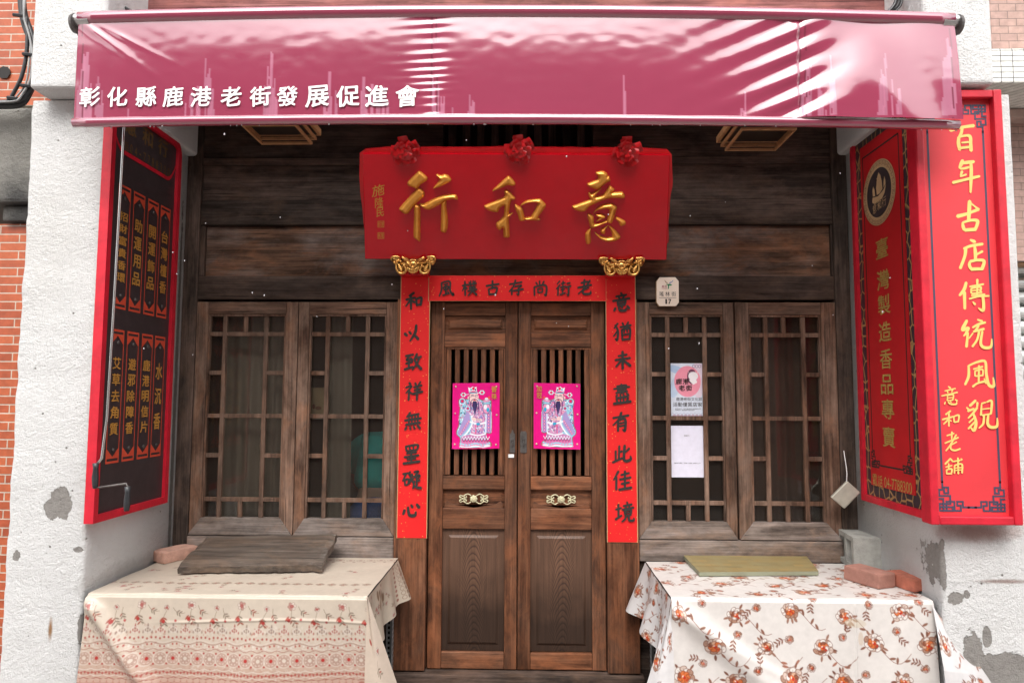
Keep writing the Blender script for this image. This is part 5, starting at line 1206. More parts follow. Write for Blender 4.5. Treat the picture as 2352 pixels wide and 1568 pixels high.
# ------------------------------------------------------------------ lamps hanging in the recess
def lamp(u0, u1, v0, v1, label):
    zc = 3.02; A = at((u0 + u1) / 2, v0, Z=zc); B = at((u0 + u1) / 2, v1, Z=zc); cx = (A.x + B.x) / 2; cy = (A.y + B.y) / 2; w = .17; dp = (B.y - A.y) / 2
    t = thing('ceiling_lamp', label, 'lamp', (cx, cy, zc), 'square lamps under the recess ceiling')
    def ring(h, r, th, k, name, mt):
        b = MB(); a_, c_ = w * r, dp * r
        b.box(cx - a_, cx + a_, cy - c_, cy - c_ + th, zc + h, zc + h + k); b.box(cx - a_, cx + a_, cy + c_ - th, cy + c_, zc + h, zc + h + k)
        b.box(cx - a_, cx - a_ + th, cy - c_ + th, cy + c_ - th, zc + h, zc + h + k); b.box(cx + a_ - th, cx + a_, cy - c_ + th, cy + c_ - th, zc + h, zc + h + k)
        return b.build(name, mt, t, bevel=.002)
    ring(.060, 1.0, .016, .034, 'outer_frame', M['lampwood']); ring(.030, .90, .012, .016, 'middle_frame', M['lampwood']); ring(0, .80, .012, .014, 'inner_frame', M['lampwood'])
    MB().box(cx - w * .9, cx + w * .9, cy - dp * .9, cy + dp * .9, zc + .060, zc + .064).build('lens', M['lamplens'], t)
    MB().box(cx - w * .5, cx + w * .5, cy - dp * .5, cy + dp * .5, zc + .0645, zc + .12).build('housing', M['dark'], t)
    MB().tube([(cx, cy, zc + .12), (cx, cy, 3.499)], .012, 8).build('stem', M['iron'], t)
lamp(1668, 1820, 292, 353, 'square wooden framed lamp under the recess near the dark banner board')
lamp(566, 712, 283, 338, 'square wooden framed lamp under the recess near the black wares board')

# ------------------------------------------------------------------ posters on the doors
def door_poster(u0, u1, v0, v1, mirror, chars, label, seed):
    Yp = .002; c0 = at(u0, v0, Y=Yp); c1 = at(u1, v1, Y=Yp); w, h = c1.x - c0.x, c0.z - c1.z
    MG = (226, 4, 128); cv = Canvas(w, h, .0013, MG)
    k = w / 458.0; ox, oy = (30, 30)
    def T(x, y): x = (x - ox) * k; return (w - x if mirror else x, (y - oy) * k)
    def po(pts, col, a=1.0): cv.poly([T(*q) for q in pts], col, a)
    def ln(pts, wd, col, a=1.0): cv.line([T(*q) for q in spline(pts, 4)], wd * k, col, a)
    def el(x, y, rx, ry, col, rot=0, a=1.0, ring=None): X, Y = T(x, y); cv.ell(X, Y, rx * k, ry * k, col, -rot if mirror else rot, a, ring * k if ring else None)
    W_, LB, PK, NV, TQ, SK, GD, LP = (236, 240, 248), (150, 205, 225), (222, 60, 125), (45, 35, 100), (40, 165, 205), (244, 208, 205), (150, 105, 40), (228, 150, 190)
    body = [(180, 190), (160, 185), (120, 190), (95, 190), (95, 230), (105, 260), (100, 330), (95, 440), (75, 490), (78, 525), (110, 560), (105, 640), (150, 650), (250, 652), (400, 640), (395, 600), (360, 590), (360, 515), (405, 510), (412, 400), (405, 310), (405, 240), (400, 200), (345, 190), (320, 200), (280, 180), (230, 150)]
    ln(body + body[:1], 10, GD); po(body, LB)
    r_ = random.Random(seed)
    # robe ground patterns
    po([(185, 200), (300, 195), (345, 300), (345, 520), (215, 530), (165, 300)], (205, 150, 190))
    def inside(x, y, P):
        c = False
        for (x0, y0), (x1, y1) in zip(P, P[1:] + P[:1]):
            if (y0 >= y) != (y1 >= y) and x < (x1 - x0) * (y - y0) / (y1 - y0) + x0: c = not c
        return c
    for q in range(420):
        x, y = r_.uniform(85, 400), r_.uniform(190, 510)
        if inside(x, y, body): el(x, y, r_.uniform(4, 11), r_.uniform(3, 6), r_.choice([PK, W_, TQ, LP, NV, (120, 110, 190), W_]), r_.uniform(0, 3), .9)
    for q in range(70):
        x, y = r_.uniform(95, 390), r_.uniform(195, 500)
        if inside(x, y, body): ln([(x, y), (x + r_.uniform(-16, 16), y + r_.uniform(8, 20)), (x + r_.uniform(-22, 22), y + r_.uniform(15, 36))], 3, r_.choice([W_, NV, PK]))
    # sleeves with patterned borders
    po([(170, 300), (215, 350), (225, 410), (190, 490), (130, 555), (80, 515), (110, 440)], (168, 150, 205)); ln([(215, 350), (222, 420), (185, 495), (130, 555)], 15, W_); ln([(205, 350), (210, 420), (172, 490), (120, 545)], 12, LB)
    for q in range(7): x, y = 190 - q * 13, 400 + q * 20; el(x, y, 9, 9, PK); el(x, y, 4, 4, W_)
    po([(355, 320), (408, 310), (412, 505), (358, 515)], (160, 140, 200)); ln([(358, 320), (356, 512)], 9, W_); ln([(408, 315), (408, 505)], 7, W_)
    for q in range(6): el(383, 340 + q * 30, 10, 10, PK); el(383, 340 + q * 30, 4, 4, W_)
    # skirt
    po([(120, 545), (215, 520), (350, 520), (362, 590), (395, 610), (395, 640), (110, 640)], (196, 130, 180))
    for q in range(9):
        x = 130 + q * 29; ln([(x, 545), (x + 14, 575), (x + 28, 548)], 5, W_); ln([(x, 562), (x + 14, 592), (x + 28, 565)], 4, NV); ln([(x, 578), (x + 14, 606), (x + 28, 582)], 5, PK)
    ln([(108, 612), (180, 628), (260, 612), (330, 628), (395, 612)], 14, LB); ln([(106, 640), (180, 648), (260, 636), (330, 648), (398, 638)], 12, W_)
    for q in range(10): el(125 + q * 29, 626, 7, 7, PK); el(125 + q * 29, 626, 3, 3, W_)
    el(130, 645, 26, 8, W_); el(372, 636, 30, 8, W_)
    # belt, knot, hands
    ln([(205, 405), (280, 425), (345, 415)], 16, W_); el(282, 426, 19, 13, TQ); ln([(258, 440), (258, 530)], 7, PK); ln([(205, 520), (280, 535), (350, 520)], 12, W_)
    el(240, 378, 24, 17, SK, .3); el(290, 384, 26, 13, SK, .15); ln([(262, 372), (300, 380)], 3, NV); ln([(262, 384), (304, 390)], 3, NV)
    # collar rosettes and the vase on the shoulder
    for (x, y, r) in ((125, 205, 30), (180, 275, 22)): el(x, y, r, r, W_); el(x, y, r * .78, r * .78, TQ); el(x, y, r * .5, r * .5, (225, 20, 90))
    el(362, 275, 38, 55, LP); el(362, 275, 38, 55, NV, ring=4); el(350, 262, 16, 24, W_); el(375, 290, 14, 22, TQ)
    el(362, 225, 44, 13, LB); el(362, 225, 44, 13, NV, ring=3); el(345, 203, 18, 16, LP); el(372, 196, 20, 18, LP); el(360, 186, 16, 14, W_); el(385, 172, 10, 14, (225, 90, 60))
    # head
    el(238, 170, 45, 55, SK); el(185, 172, 9, 16, SK); ln([(190, 150), (196, 205)], 5, NV)
    for x, s in ((222, 1), (262, 1)): ln([(x - 14, 149), (x, 144), (x + 13, 149)], 4, NV); ln([(x - 11, 158), (x + 10, 157)], 5, NV); el(x, 158, 3, 3, W_)
    ln([(246, 155), (252, 175), (243, 179)], 3, (190, 110, 120)); el(245, 195, 13, 5, (215, 25, 60))
    ln([(243, 187), (222, 192), (206, 220), (204, 285)], 6, NV); ln([(243, 187), (266, 192), (282, 220), (288, 290)], 6, NV)
    po([(228, 205), (264, 205), (272, 250), (258, 310), (248, 352), (236, 300), (222, 250)], (38, 25, 75))
    for q in range(4): ln([(230 + q * 10, 210), (236 + q * 6, 270), (247, 345)], 2, (95, 80, 140))
    ln([(212, 210), (214, 300)], 4, NV); ln([(278, 210), (279, 330)], 4, NV)
    # hat and wings
    po([(192, 132), (180, 70), (205, 78), (225, 62), (245, 72), (262, 65), (268, 128)], W_); po([(192, 132), (188, 108), (270, 106), (272, 130)], LB)
    el(232, 84, 13, 15, (225, 20, 70)); el(210, 92, 8, 8, TQ); el(252, 94, 8, 8, NV); el(230, 112, 36, 6, PK); ln([(190, 130), (232, 120), (272, 130)], 5, NV)
    for (x, y) in ((135, 142), (316, 122)):
        for q in range(6): a = q * 1.047; el(x + 18 * math.cos(a), y + 14 * math.sin(a), 11, 10, W_); el(x + 18 * math.cos(a), y + 14 * math.sin(a), 11, 10, (90, 150, 170), ring=3)
        el(x, y, 13, 12, (222, 20, 90))
    ln([(160, 142), (190, 136)], 5, W_); ln([(270, 130), (295, 124)], 5, W_)
    ln(body + body[:1], 3.5, (120, 85, 110))
    def mp(X, Y_):
        return (c0.x + X, Yp - .003 - .004 * np.sin(X / w * 3.1) * (Y_ / h) - .007 * np.clip((Y_ / h - .9) * 10, 0, 1) * (X / w if mirror else 1 - X / w) * .8, c0.z - Y_ + .004 * (X / w) * (-1 if mirror else 1))
    o = MB().grid(sheet(cv, mp), cv.a).build('door_poster', vcol('glossy_magenta_print_%d' % seed, .42, .4), smooth=True)
    tag(o, label, 'poster', 'magenta posters on the double doors')
    t = MB()
    for q, ch in enumerate(chars):
        X, Y_ = T(434, 88 + q * 66)
        put_char(t, ch, (c0.x + X, Yp - .009, c0.z - Y_), EX, EZ, 50 * k, 56 * k, NF, bold=.02, lift=0)
    t.build('gold_lettering', M['goldpaint'], o)
    tk = MB()
    for (fx_, fy) in ((.07, .05), (.93, .05), (.06, .46), (.94, .48), (.06, .93), (.93, .93)):
        tk.ball((c0.x + w * fx_, Yp - .0075, c0.z - h * fy), .0055, 8, (1, .5, 1))
    tk.build('thumb_tacks', M['brass'], o, smooth=True)
door_poster(1040, 1147, 880, 1031, False, '晉祿', 'magenta poster of a robed bearded official, its two gold characters at upper right', 1)
door_poster(1226, 1333, 879, 1030, True, '加冠', 'magenta poster of a robed bearded official, its two gold characters at upper left', 2)

# ------------------------------------------------------------------ papers inside the windows
def paper(u0, u1, v0, v1, Y, paintf, name, label, cat, mat, res=.0014):
    c0 = at(u0, v0, Y=Y); c1 = at(u1, v1, Y=Y); w, h = c1.x - c0.x, c0.z - c1.z; cv = Canvas(w, h, res, (232, 232, 240)); tx = MB()
    paintf(cv, w, h, lambda x, y: (c0.x + x * w, Y, c0.z - y * h), tx)
    o = MB().grid(sheet(cv, lambda X, Y_: (c0.x + X, Y + 0 * X, c0.z - Y_)), cv.a).build(name, mat)
    tag(o, label, cat)
    if tx.v: tx.build('printed_lettering', M['black'], o)
    return o, c0, w, h
mprint = vcol('printed_paper', .5, .3)
def fest(cv, w, h, P, tx):
    cv.rect(0, 0, w, h, (214, 222, 236)); cv.ell(.18 * w, .12 * h, .3 * w, .07 * h, (160, 190, 225), .3, .8); cv.ell(.12 * w, .45 * h, .14 * w, .2 * h, (180, 205, 232), .2, .7); cv.ell(.85 * w, .3 * h, .2 * w, .35 * h, (232, 200, 215), 0, .6)
    cv.ell(.52 * w, .34 * h, .41 * w, .29 * h, (236, 150, 170)); cv.ell(.66 * w, .25 * h, .15 * w, .14 * h, (110, 60, 85))
    cv.poly([(.60 * w, .24 * h), (.78 * w, .28 * h), (.82 * w, .36 * h), (.70 * w, .40 * h), (.58 * w, .33 * h)], (240, 236, 238)); cv.ell(.70 * w, .24 * h, .15 * w, .08 * h, (240, 236, 240))
    for q in range(5): cv.line([(.60 * w + q * .05 * w, .23 * h), (.56 * w + q * .07 * w, .16 * h)], .012 * w, (240, 236, 240))
    for q in range(3): cv.ell((.72 + q * .09) * w, .055 * h, .05 * w, .03 * h, (110, 85, 130), ring=.012 * w)
    for q in range(9): cv.ell((.05 + q * .115) * w, .955 * h, .05 * w, .022 * h, (160, 160, 185), ring=.008 * w); cv.ell((.10 + q * .115) * w, .975 * h, .05 * w, .02 * h, (195, 170, 190))
    cv.rect(0, .985 * h, w, h, (90, 90, 100))
    for k, (ch, x, y) in enumerate((('鹿', .25, .34), ('港', .46, .34), ('老', .34, .46), ('街', .56, .46))): put_char(tx, ch, P(x, y), EX, EZ, .19 * w, .105 * h, NF, bold=.015, slant=.1, brush=.03, seed=k)
    put_line(tx, '鹿港老街文化節', P(.56, .67), EX, EZ, .062 * h, NF, width=.80 * w); put_line(tx, '活動優質店家', P(.51, .77), EX, EZ, .082 * h, NF, bold=.03, width=.90 * w)
    put_line(tx, '指導單位：彰化縣政府 鹿港鎮公所', P(.52, .85), EX, EZ, .02 * h, NF, width=.8 * w); put_line(tx, '主辦單位：鹿港老街發展促進會', P(.42, .875), EX, EZ, .02 * h, NF, width=.6 * w)
paper(1540, 1616, 834, 957, .030, fest, 'festival_poster', 'pale poster with a pink sun and deer behind the window glass', 'poster', mprint)
def notice(cv, w, h, P, tx):
    cv.rect(0, 0, w, h, (225, 224, 240))
    put_line(tx, '意和行', P(.48, .195), EX, EZ, .03 * h, NF, width=.16 * w); put_line(tx, '場所代碼：2381 2365 3094 614', P(.48, .725), EX, EZ, .024 * h, NF, width=.80 * w)
paper(1541, 1618, 977, 1096, .030, notice, 'white_notice', 'white notice sheet behind the window glass below the festival poster', 'notice', mprint)
def old(cv, w, h, P, tx):
    cv.rect(0, 0, w, h, (150, 128, 98)); cv.ell(.3 * w, .6 * h, .1 * w, .08 * h, (110, 60, 45)); cv.ell(.6 * w, .65 * h, .2 * w, .06 * h, (115, 75, 55)); cv.rect(0, .93 * h, w, h, (120, 105, 80))
paper(711, 745, 890, 962, .075, old, 'old_calendar', 'brownish old paper sheet behind the glass next to the narrow grey curtain', 'paper', mprint)

# ------------------------------------------------------------------ person inside, behind the glass
def skin_mesh(joints, edges, name, mat, parent, sub=2):
    me = bpy.data.meshes.new(name); o = bpy.data.objects.new(name, me); COL.objects.link(o)
    org = ORG[parent.name] if parent is not None else Vector(joints[0][:3])
    me.from_pydata([(Vector(j[:3]) - org) for j in joints], edges, []); me.update()
    sk = o.modifiers.new('Skin', 'SKIN'); sk.use_smooth_shade = True
    for i, j in enumerate(joints):
        d = me.skin_vertices[0].data[i]; d.radius = (j[3], j[4] if len(j) > 4 else j[3]); d.use_root = (i == 0)
    s = o.modifiers.new('Sub', 'SUBSURF'); s.levels = sub; s.render_levels = sub
    bpy.context.view_layer.update(); dg = bpy.context.evaluated_depsgraph_get(); ev = o.evaluated_get(dg); nm_ = bpy.data.meshes.new_from_object(ev)
    o.modifiers.clear(); o.data = nm_; nm_.materials.clear(); nm_.materials.append(mat)
    nm_.polygons.foreach_set('use_smooth', [True] * len(nm_.polygons))
    if parent is not None: o.parent = parent
    else: o.location = org
    ORG[o.name] = org; return o
M['skin'] = plain('skin', (.50, .30, .22), .5, var=.05); M['teal'] = plain('teal_shirt', (.015, .52, .50), .85, var=.12, nscale=8); M['denim'] = plain('blue_denim', (.05, .12, .36), .85, var=.2, nscale=40); M['hair'] = plain('black_hair', (.015, .012, .012), .5)
px, py, fz_ = at(866, 1000, Y=.36).x, .36, .10
J = lambda x, y, z, r, r2=None: (px + x, py + y, fz_ + z, r, r2 or r)
jb = [J(0, 0, .92, .13, .10), J(0, .10, 1.10, .115, .09), J(0, .22, 1.24, .14, .095), J(0, .29, 1.31, .10, .07), J(0, .38, 1.33, .052), J(0, .47, 1.30, .075, .085), J(0, .56, 1.27, .078, .092), J(0, .63, 1.25, .05, .06),
      J(-.18, .27, 1.27, .055), J(-.21, .34, 1.02, .042), J(-.16, .52, .93, .032), J(-.14, .60, .92, .024, .035),
      J(.18, .27, 1.27, .055), J(.21, .34, 1.02, .042), J(.16, .52, .93, .032), J(.14, .60, .92, .024, .035),
      J(-.09, 0, .80, .085), J(-.10, -.01, .46, .058), J(-.10, -.02, .10, .040), J(-.10, .11, .045, .036, .03), J(.09, 0, .80, .085), J(.10, -.01, .46, .058), J(.10, -.02, .10, .040), J(.10, .11, .045, .036, .03),
      J(0, .56, 1.17, .018)]
eb = [(0, 1), (1, 2), (2, 3), (3, 4), (4, 5), (5, 6), (6, 7), (3, 8), (8, 9), (9, 10), (10, 11), (3, 12), (12, 13), (13, 14), (14, 15), (0, 16), (16, 17), (17, 18), (18, 19), (0, 20), (20, 21), (21, 22), (22, 23), (5, 24)]
pe = thing('person', 'person in a teal shirt and blue jeans bending forward behind the window glass', 'person', (px, py, fz_))
for s in (-1, 1):                               # fingers and thumbs, each an own chain from the palm
    hx, hy, hz_ = s * .14, .62, .915; pi_ = 11 if s < 0 else 15
    for q, (dx, ln_) in enumerate(((-.030, .075), (-.010, .085), (.010, .080), (.030, .062))):
        i = len(jb); jb += [J(hx + dx, hy + .02, hz_, .010), J(hx + dx, hy + .02 + ln_ * .55, hz_ - .012, .009), J(hx + dx, hy + .02 + ln_ * .85, hz_ - .04, .008)]; eb += [(pi_, i), (i, i + 1), (i + 1, i + 2)]
    i = len(jb); jb += [J(hx - s * .045, hy - .005, hz_ + .005, .011), J(hx - s * .055, hy + .035, hz_ - .01, .009)]; eb += [(pi_, i), (i, i + 1)]
skin_mesh(jb, eb, 'body', M['skin'], pe)
sh_ = [J(0, .03, .98, .185, .14), J(0, .11, 1.12, .175, .13), J(0, .22, 1.25, .185, .125), J(0, .29, 1.32, .11, .09), J(-.19, .27, 1.26, .085), J(-.215, .33, 1.08, .080), J(.19, .27, 1.26, .085), J(.215, .33, 1.08, .080)]
skin_mesh(sh_, [(0, 1), (1, 2), (2, 3), (3, 4), (4, 5), (3, 6), (6, 7)], 'shirt', M['teal'], pe)
je = [J(0, .01, .99, .165, .13), J(0, 0, .88, .175, .14), J(-.10, 0, .76, .115), J(-.10, -.01, .46, .085), J(-.10, -.02, .10, .07), J(.10, 0, .76, .115), J(.10, -.01, .46, .085), J(.10, -.02, .10, .07)]
skin_mesh(je, [(0, 1), (1, 2), (2, 3), (3, 4), (1, 5), (5, 6), (6, 7)], 'jeans', M['denim'], pe)
hr = MB(); hr.ball((px, py + .55, fz_ + 1.30), .102, 16, (.92, 1.1, .98)); hr.build('hair', M['hair'], pe, smooth=True)
fa = MB()
for s in (-1, 1): fa.ball((px + s * .032, py + .60, fz_ + 1.175), .011, 8)
fa.build('eyes', M['black'], pe, smooth=True)
MB().ball((px, py + .53, fz_ + 1.17), .024, 8, (1, .3, .35)).build('mouth', plain('lips', (.4, .12, .10), .5), pe, smooth=True)
# ------------------------------------------------------------------ tables of slotted angle, each under a cloth
def slotted(name):
    n = NT(name); p = n.pos(); sx = n.n('SeparateXYZ'); n.l(p, sx.inputs[0])
    h = n.math('ADD', n.math('ADD', sx.outputs[0], sx.outputs[1]), 0)
    fz_m = n.math('FRACT', n.math('MULTIPLY', sx.outputs[2], 36)); fh = n.math('FRACT', n.math('MULTIPLY', h, 36))
    a = n.math('LESS_THAN', n.math('ABSOLUTE', n.math('SUBTRACT', fz_m, .5)), .28); b = n.math('LESS_THAN', n.math('ABSOLUTE', n.math('SUBTRACT', fh, .5)), .22)
    c = n.mix(n.noise(p, 30, 4), (.26, .28, .29), (.42, .44, .45))
    return n.fin(n.mix(n.math('MULTIPLY', a, b), c, (.015, .015, .015)), .5, .4, .4)
M['slotted'] = slotted('grey_slotted_angle_steel')
ZT = .78
def table(x0, x1, ya, yb, label):
    t = thing('display_table', label, 'table', ((x0 + x1) / 2, (ya + yb) / 2, 0), 'slotted steel tables in front of the windows')
    MB().box(x0 + .01, x1 - .01, ya + .01, yb - .01, ZT - .035, ZT - .006).build('table_top', M['iron'], t)
    for cx, sx in ((x0 + .015, 1), (x1 - .015, -1)):
        for cy, sy in ((ya + .02, 1), (yb - .02, -1)):
            b = MB(); b.box(cx, cx + sx * .042, cy, cy + sy * .003, 0, ZT - .036); b.box(cx, cx + sx * .003, cy + sy * .0035, cy + sy * .042, 0, ZT - .036)
            b.build('leg', M['slotted'], t)
    for zz in (.50, .14):
        for cx, sx in ((x0 + .020, 1), (x1 - .020, -1)):
            b = MB(); b.box(cx, cx + sx * .003, ya + .063, yb - .063, zz, zz + .04); b.box(cx + sx * .0035, cx + sx * .04, ya + .063, yb - .063, zz, zz + .003); b.build('side_rail', M['slotted'], t)
    return t
TL = (-1.985, -.672, -.835, -.055); TR = (.735, 1.93, -.80, -.075)
table(*TL, 'slotted steel table under the cream cloth with lace bands'); table(*TR, 'slotted steel table under the white cloth with brown roses')

def rose(cv, x, y, s, rot, kind, r_):
    """printed rose, s = radius in metres"""
    if kind == 'brown':
        BR, TN, OR, RD, WH = (128, 78, 60), (182, 140, 118), (230, 120, 58), (196, 46, 30), (248, 242, 236)
        cv.ell(x, y, s * .86, s * .74, TN, rot, .55)
        for k in range(10):
            a = rot + 2 * math.pi * k / 10 + r_.uniform(-.2, .2); d = s * r_.uniform(.62, .86); px_, py_ = x + d * math.cos(a), y + d * math.sin(a) * .88
            cv.ell(px_, py_, s * .34, s * .23, r_.choice([WH, WH, (222, 200, 186), TN]), a + 1.3, .95); cv.ell(px_, py_, s * .34, s * .23, BR, a + 1.3, .85, ring=.0026); cv.line([(x + .3 * (px_ - x), y + .3 * (py_ - y)), (px_, py_)], .0022, BR, .6)
        for k in range(7):
            a = rot + .4 + 2 * math.pi * k / 7; d = s * .40; px_, py_ = x + d * math.cos(a), y + d * math.sin(a) * .9
            cv.ell(px_, py_, s * .27, s * .18, r_.choice([WH, OR, (236, 190, 160), (150, 84, 58)]), a + 1.2, .95); cv.ell(px_, py_, s * .27, s * .18, (120, 62, 46), a + 1.2, .8, ring=.0024)
        cv.ell(x, y, s * .27, s * .22, OR, rot); cv.ell(x + s * .06, y + s * .05, s * .15, s * .13, RD, rot); cv.ell(x - s * .08, y - s * .07, s * .09, s * .05, WH, rot + .6); cv.ell(x + s * .3, y + s * .25, s * .14, s * .09, RD, rot + 1, .8)
    else:
        PK, GY, DR, CR = (206, 150, 140), (150, 125, 112), (176, 62, 60), (238, 222, 208)
        for k in range(6):
            a = rot + k * 1.047; cv.ell(x + s * .55 * math.cos(a), y + s * .5 * math.sin(a), s * .46, s * .36, r_.choice([CR, PK, CR]), a, .9); cv.ell(x + s * .55 * math.cos(a), y + s * .5 * math.sin(a), s * .46, s * .36, GY, a, .7, ring=.0018)
        cv.ell(x, y, s * .40, s * .36, PK); cv.ell(x, y, s * .40, s * .36, DR, 0, .9, ring=.0025); cv.ell(x, y, s * .2, s * .16, DR, rot, .7)
def leafp(cv, x, y, s, rot, col): cv.ell(x, y, s, s * .42, col, rot); cv.line([(x - s * math.cos(rot), y - s * math.sin(rot)), (x + s * math.cos(rot), y + s * math.sin(rot))], .0014, tuple(int(c * .6) for c in col))
def sprig(cv, x, y, L_, rot, kind, r_, leaves=3):
    st = (150, 96, 72) if kind == 'brown' else (160, 140, 122); pts = []
    for k in range(6):
        t = k / 5; a = rot + .9 * t * (1 if r_.random() > .5 else -1) * .6; pts.append((x + L_ * t * math.cos(rot) + L_ * .22 * math.sin(t * 3) * -math.sin(rot), y + L_ * t * math.sin(rot) + L_ * .22 * math.sin(t * 3) * math.cos(rot)))
    cv.line(pts, .0022, st)
    for k in range(leaves):
        p = pts[min(5, 2 + k)]; s = L_ * .13
        for sg in (-1, 1):
            a = rot + sg * .9; leafp(cv, p[0] + s * 1.1 * math.cos(a), p[1] + s * 1.1 * math.sin(a), s, a, (156, 104, 84) if kind == 'brown' else r_.choice([(176, 160, 140), (190, 110, 92), (170, 150, 132)]))

# ---- cream cloth with lace bands (left)
w, dT, hF = TL[1] - TL[0], TL[3] - TL[2], .76
CL = Canvas(w, dT + hF, .0030, (226, 214, 196)); r_ = random.Random(5)
CL.a[:] = lin(226, 212, 194)
yy = CL.Y - dT; g = np.clip((yy - .18) / .22, 0, 1)[..., None]; CL.a = CL.a * (1 - .8 * g) + np.array(lin(205, 158, 138)) * .8 * g
def lace_bands(y, s=1):
    """printed band sequence; y = start, runs downwards (s=1) or upwards (s=-1)"""
    n_ = int(w / .0575)
    for k in range(n_ + 1):
        x = k * .0575 + .014; c = (176, 74, 66) if k % 2 == 0 else (150, 122, 112)
        for (dx, dy, r) in ((0, -.022, .006), (0, -.010, .009), (-.011, .002, .007), (.011, .002, .007), (-.020, .010, .006), (.020, .010, .006), (0, .008, .007)): CL.ell(x + dx, y + s * dy, r * .6, r * 1.05, c, 0, .75)
        CL.ell(x, y + s * .0, .018, .014, (240, 228, 216), 0, .9, ring=.003)
        for q in range(3): CL.ell(x - .019 + q * .019, y + s * (.034 + .005 * (q % 2)), .0045, .0055, (180, 66, 60), 0, .9)
    xs = np.linspace(0, w, 220)
    for (o, a_, L_, wd, col) in ((.052, .006, .115, .003, (236, 222, 208)), (.060, .006, .115, .0022, (160, 110, 100)), (.078, -.006, .115, .003, (238, 226, 212)), (.088, .004, .0575, .0022, (168, 100, 90))):
        CL.line([(x, y + s * (o + a_ * math.sin(x / L_ * 6.283))) for x in xs], wd, col, .9)
    for k in range(int(w / .019)): CL.ell(k * .019, y + s * (.069 + .006 * math.sin(k * .019 / .115 * 6.283)), .0042, .0048, (186, 72, 64) if k % 3 else (240, 230, 220), 0, .9)
    for k in range(n_ + 1):
        x = k * .0575 + .02; yc = y + s * .128; a_ = (182, 58, 52) if k % 2 else (206, 176, 158)
        CL.ell(x, yc, .034, .032, (240, 228, 214), 0, .7, ring=.003); CL.ell(x, yc, .025, .025, (236, 214, 198), 0, .9); CL.ell(x, yc, .025, .025, (166, 112, 100), 0, .8, ring=.0025)
        for q in range(8): an = q * .785; CL.ell(x + .0145 * math.cos(an), yc + .0145 * math.sin(an), .0062, .0045, a_ if k % 2 == 0 else (224, 190, 172), an, .95); CL.ell(x + .0145 * math.cos(an), yc + .0145 * math.sin(an), .0062, .0045, (150, 90, 80), an, .6, ring=.0016)
        CL.ell(x, yc, .008, .008, (196, 54, 48) if k % 2 else (236, 222, 206)); CL.ell(x + .029, yc - s * .024, .005, .005, (190, 84, 74)); CL.ell(x + .029, yc + s * .024, .005, .005, (190, 84, 74))
    for q in range(4):
        o = .172 + q * .013; CL.line([(x, y + s * (o + .007 * abs(math.sin(x / .0575 * 3.1416 + q * 1.57)))) for x in xs], .003, ((240, 226, 212), (184, 110, 98), (238, 222, 208), (170, 84, 74))[q], .9)
    for k in range(int(w / .016)): CL.ell(k * .016, y + s * (.189 + .004 * (k % 2)), .0045, .006, (184, 66, 58), 0, .8)
    CL.rect(0, min(y + s * .222, y + s * .262), w, max(y + s * .222, y + s * .262), (188, 104, 88), .75)
    for k in range(int(w / .030)):
        x = k * .030; CL.ell(x, y + s * .226, .014, .010, (222, 190, 172), 0, .85); CL.ell(x + .015, y + s * .246, .012, .012, (226, 200, 182), 0, .7, ring=.003); CL.ell(x + .015, y + s * .246, .005, .005, (190, 60, 52)); CL.ell(x, y + s * .262, .006, .009, (232, 214, 198), 0, .9)
    for q in range(3): CL.line([(x, y + s * (.285 + q * .016 + .006 * math.sin(x / .03 * 6.283))) for x in xs], .0035, ((236, 222, 206), (180, 96, 82), (236, 220, 206))[q], .9)
for k in range(2600):
    x, y = r_.uniform(0, w), dT + r_.uniform(.13, hF); c = r_.choice([(236, 222, 208), (190, 130, 114), (206, 168, 150), (240, 228, 216)])
    CL.ell(x, y, r_.uniform(.003, .007), r_.uniform(.003, .006), c, r_.uniform(0, 3), .55, ring=r_.choice([None, .002]))
lace_bands(dT + .155)
for k in range(int(w / .0575) + 1):             # second, lower run of medallions
    x = k * .0575; yc = dT + .155 + .345
    CL.ell(x, yc, .026, .026, (236, 214, 198), 0, .9); CL.ell(x, yc, .026, .026, (160, 96, 86), 0, .8, ring=.003); CL.ell(x, yc, .010, .010, (190, 64, 56))
# roses and sprigs along the upper part of the front
for k in range(12):
    x = .03 + k * .117; y = dT + .045 + (.012 if k % 2 else 0); rose(CL, x, y, .021 if k % 2 == 0 else .013, r_.uniform(0, 6), 'pink', r_)
    sprig(CL, x, y + .016, .07, 1.3 + r_.uniform(-.3, .3), 'pink', r_); sprig(CL, x + .03, y + .0, .06, r_.uniform(.3, 1.2), 'pink', r_, 2)
    CL.ell(x - .012, y + .062, .008, .009, (186, 62, 58)); CL.ell(x + .044, y + .058, .006, .006, (196, 96, 92)); leafp(CL, x - .02, y + .055, .012, 2.2, (196, 100, 84))
# the flat top
for k in range(int(w / .0575) + 1):
    x = k * .0575; y = dT - .20
    for (dx, dy, rx, ry) in ((0, 0, .018, .013), (-.014, 0, .008, .010), (.014, 0, .008, .010), (0, -.016, .009, .006), (0, .016, .009, .006)): CL.ell(x + dx, y + dy, rx, ry, (150, 118, 98), 0, .75, ring=.004)
    CL.ell(x, y, .006, .006, (168, 82, 70))
    x2 = x + .02; CL.ell(x2, .06, .024, .022, (160, 130, 108), 0, .8, ring=.004); CL.ell(x2, .06, .010, .010, (150, 84, 72), 0, .8); CL.ell(x2 + .028, .10, .008, .012, (150, 110, 92), 0, .7)
for k in range(26):
    x, y = r_.uniform(.02, w - .02), r_.choice([r_.uniform(.14, dT - .26), r_.uniform(dT - .14, dT - .03)]); rose(CL, x, y, r_.uniform(.012, .024), r_.uniform(0, 6), 'pink', r_); sprig(CL, x, y, .055, r_.uniform(0, 6.3), 'pink', r_, 2)
mcl = vcol('cream_printed_oilcloth', .34, .4, bump=.05, bscale=60, tone=.66)
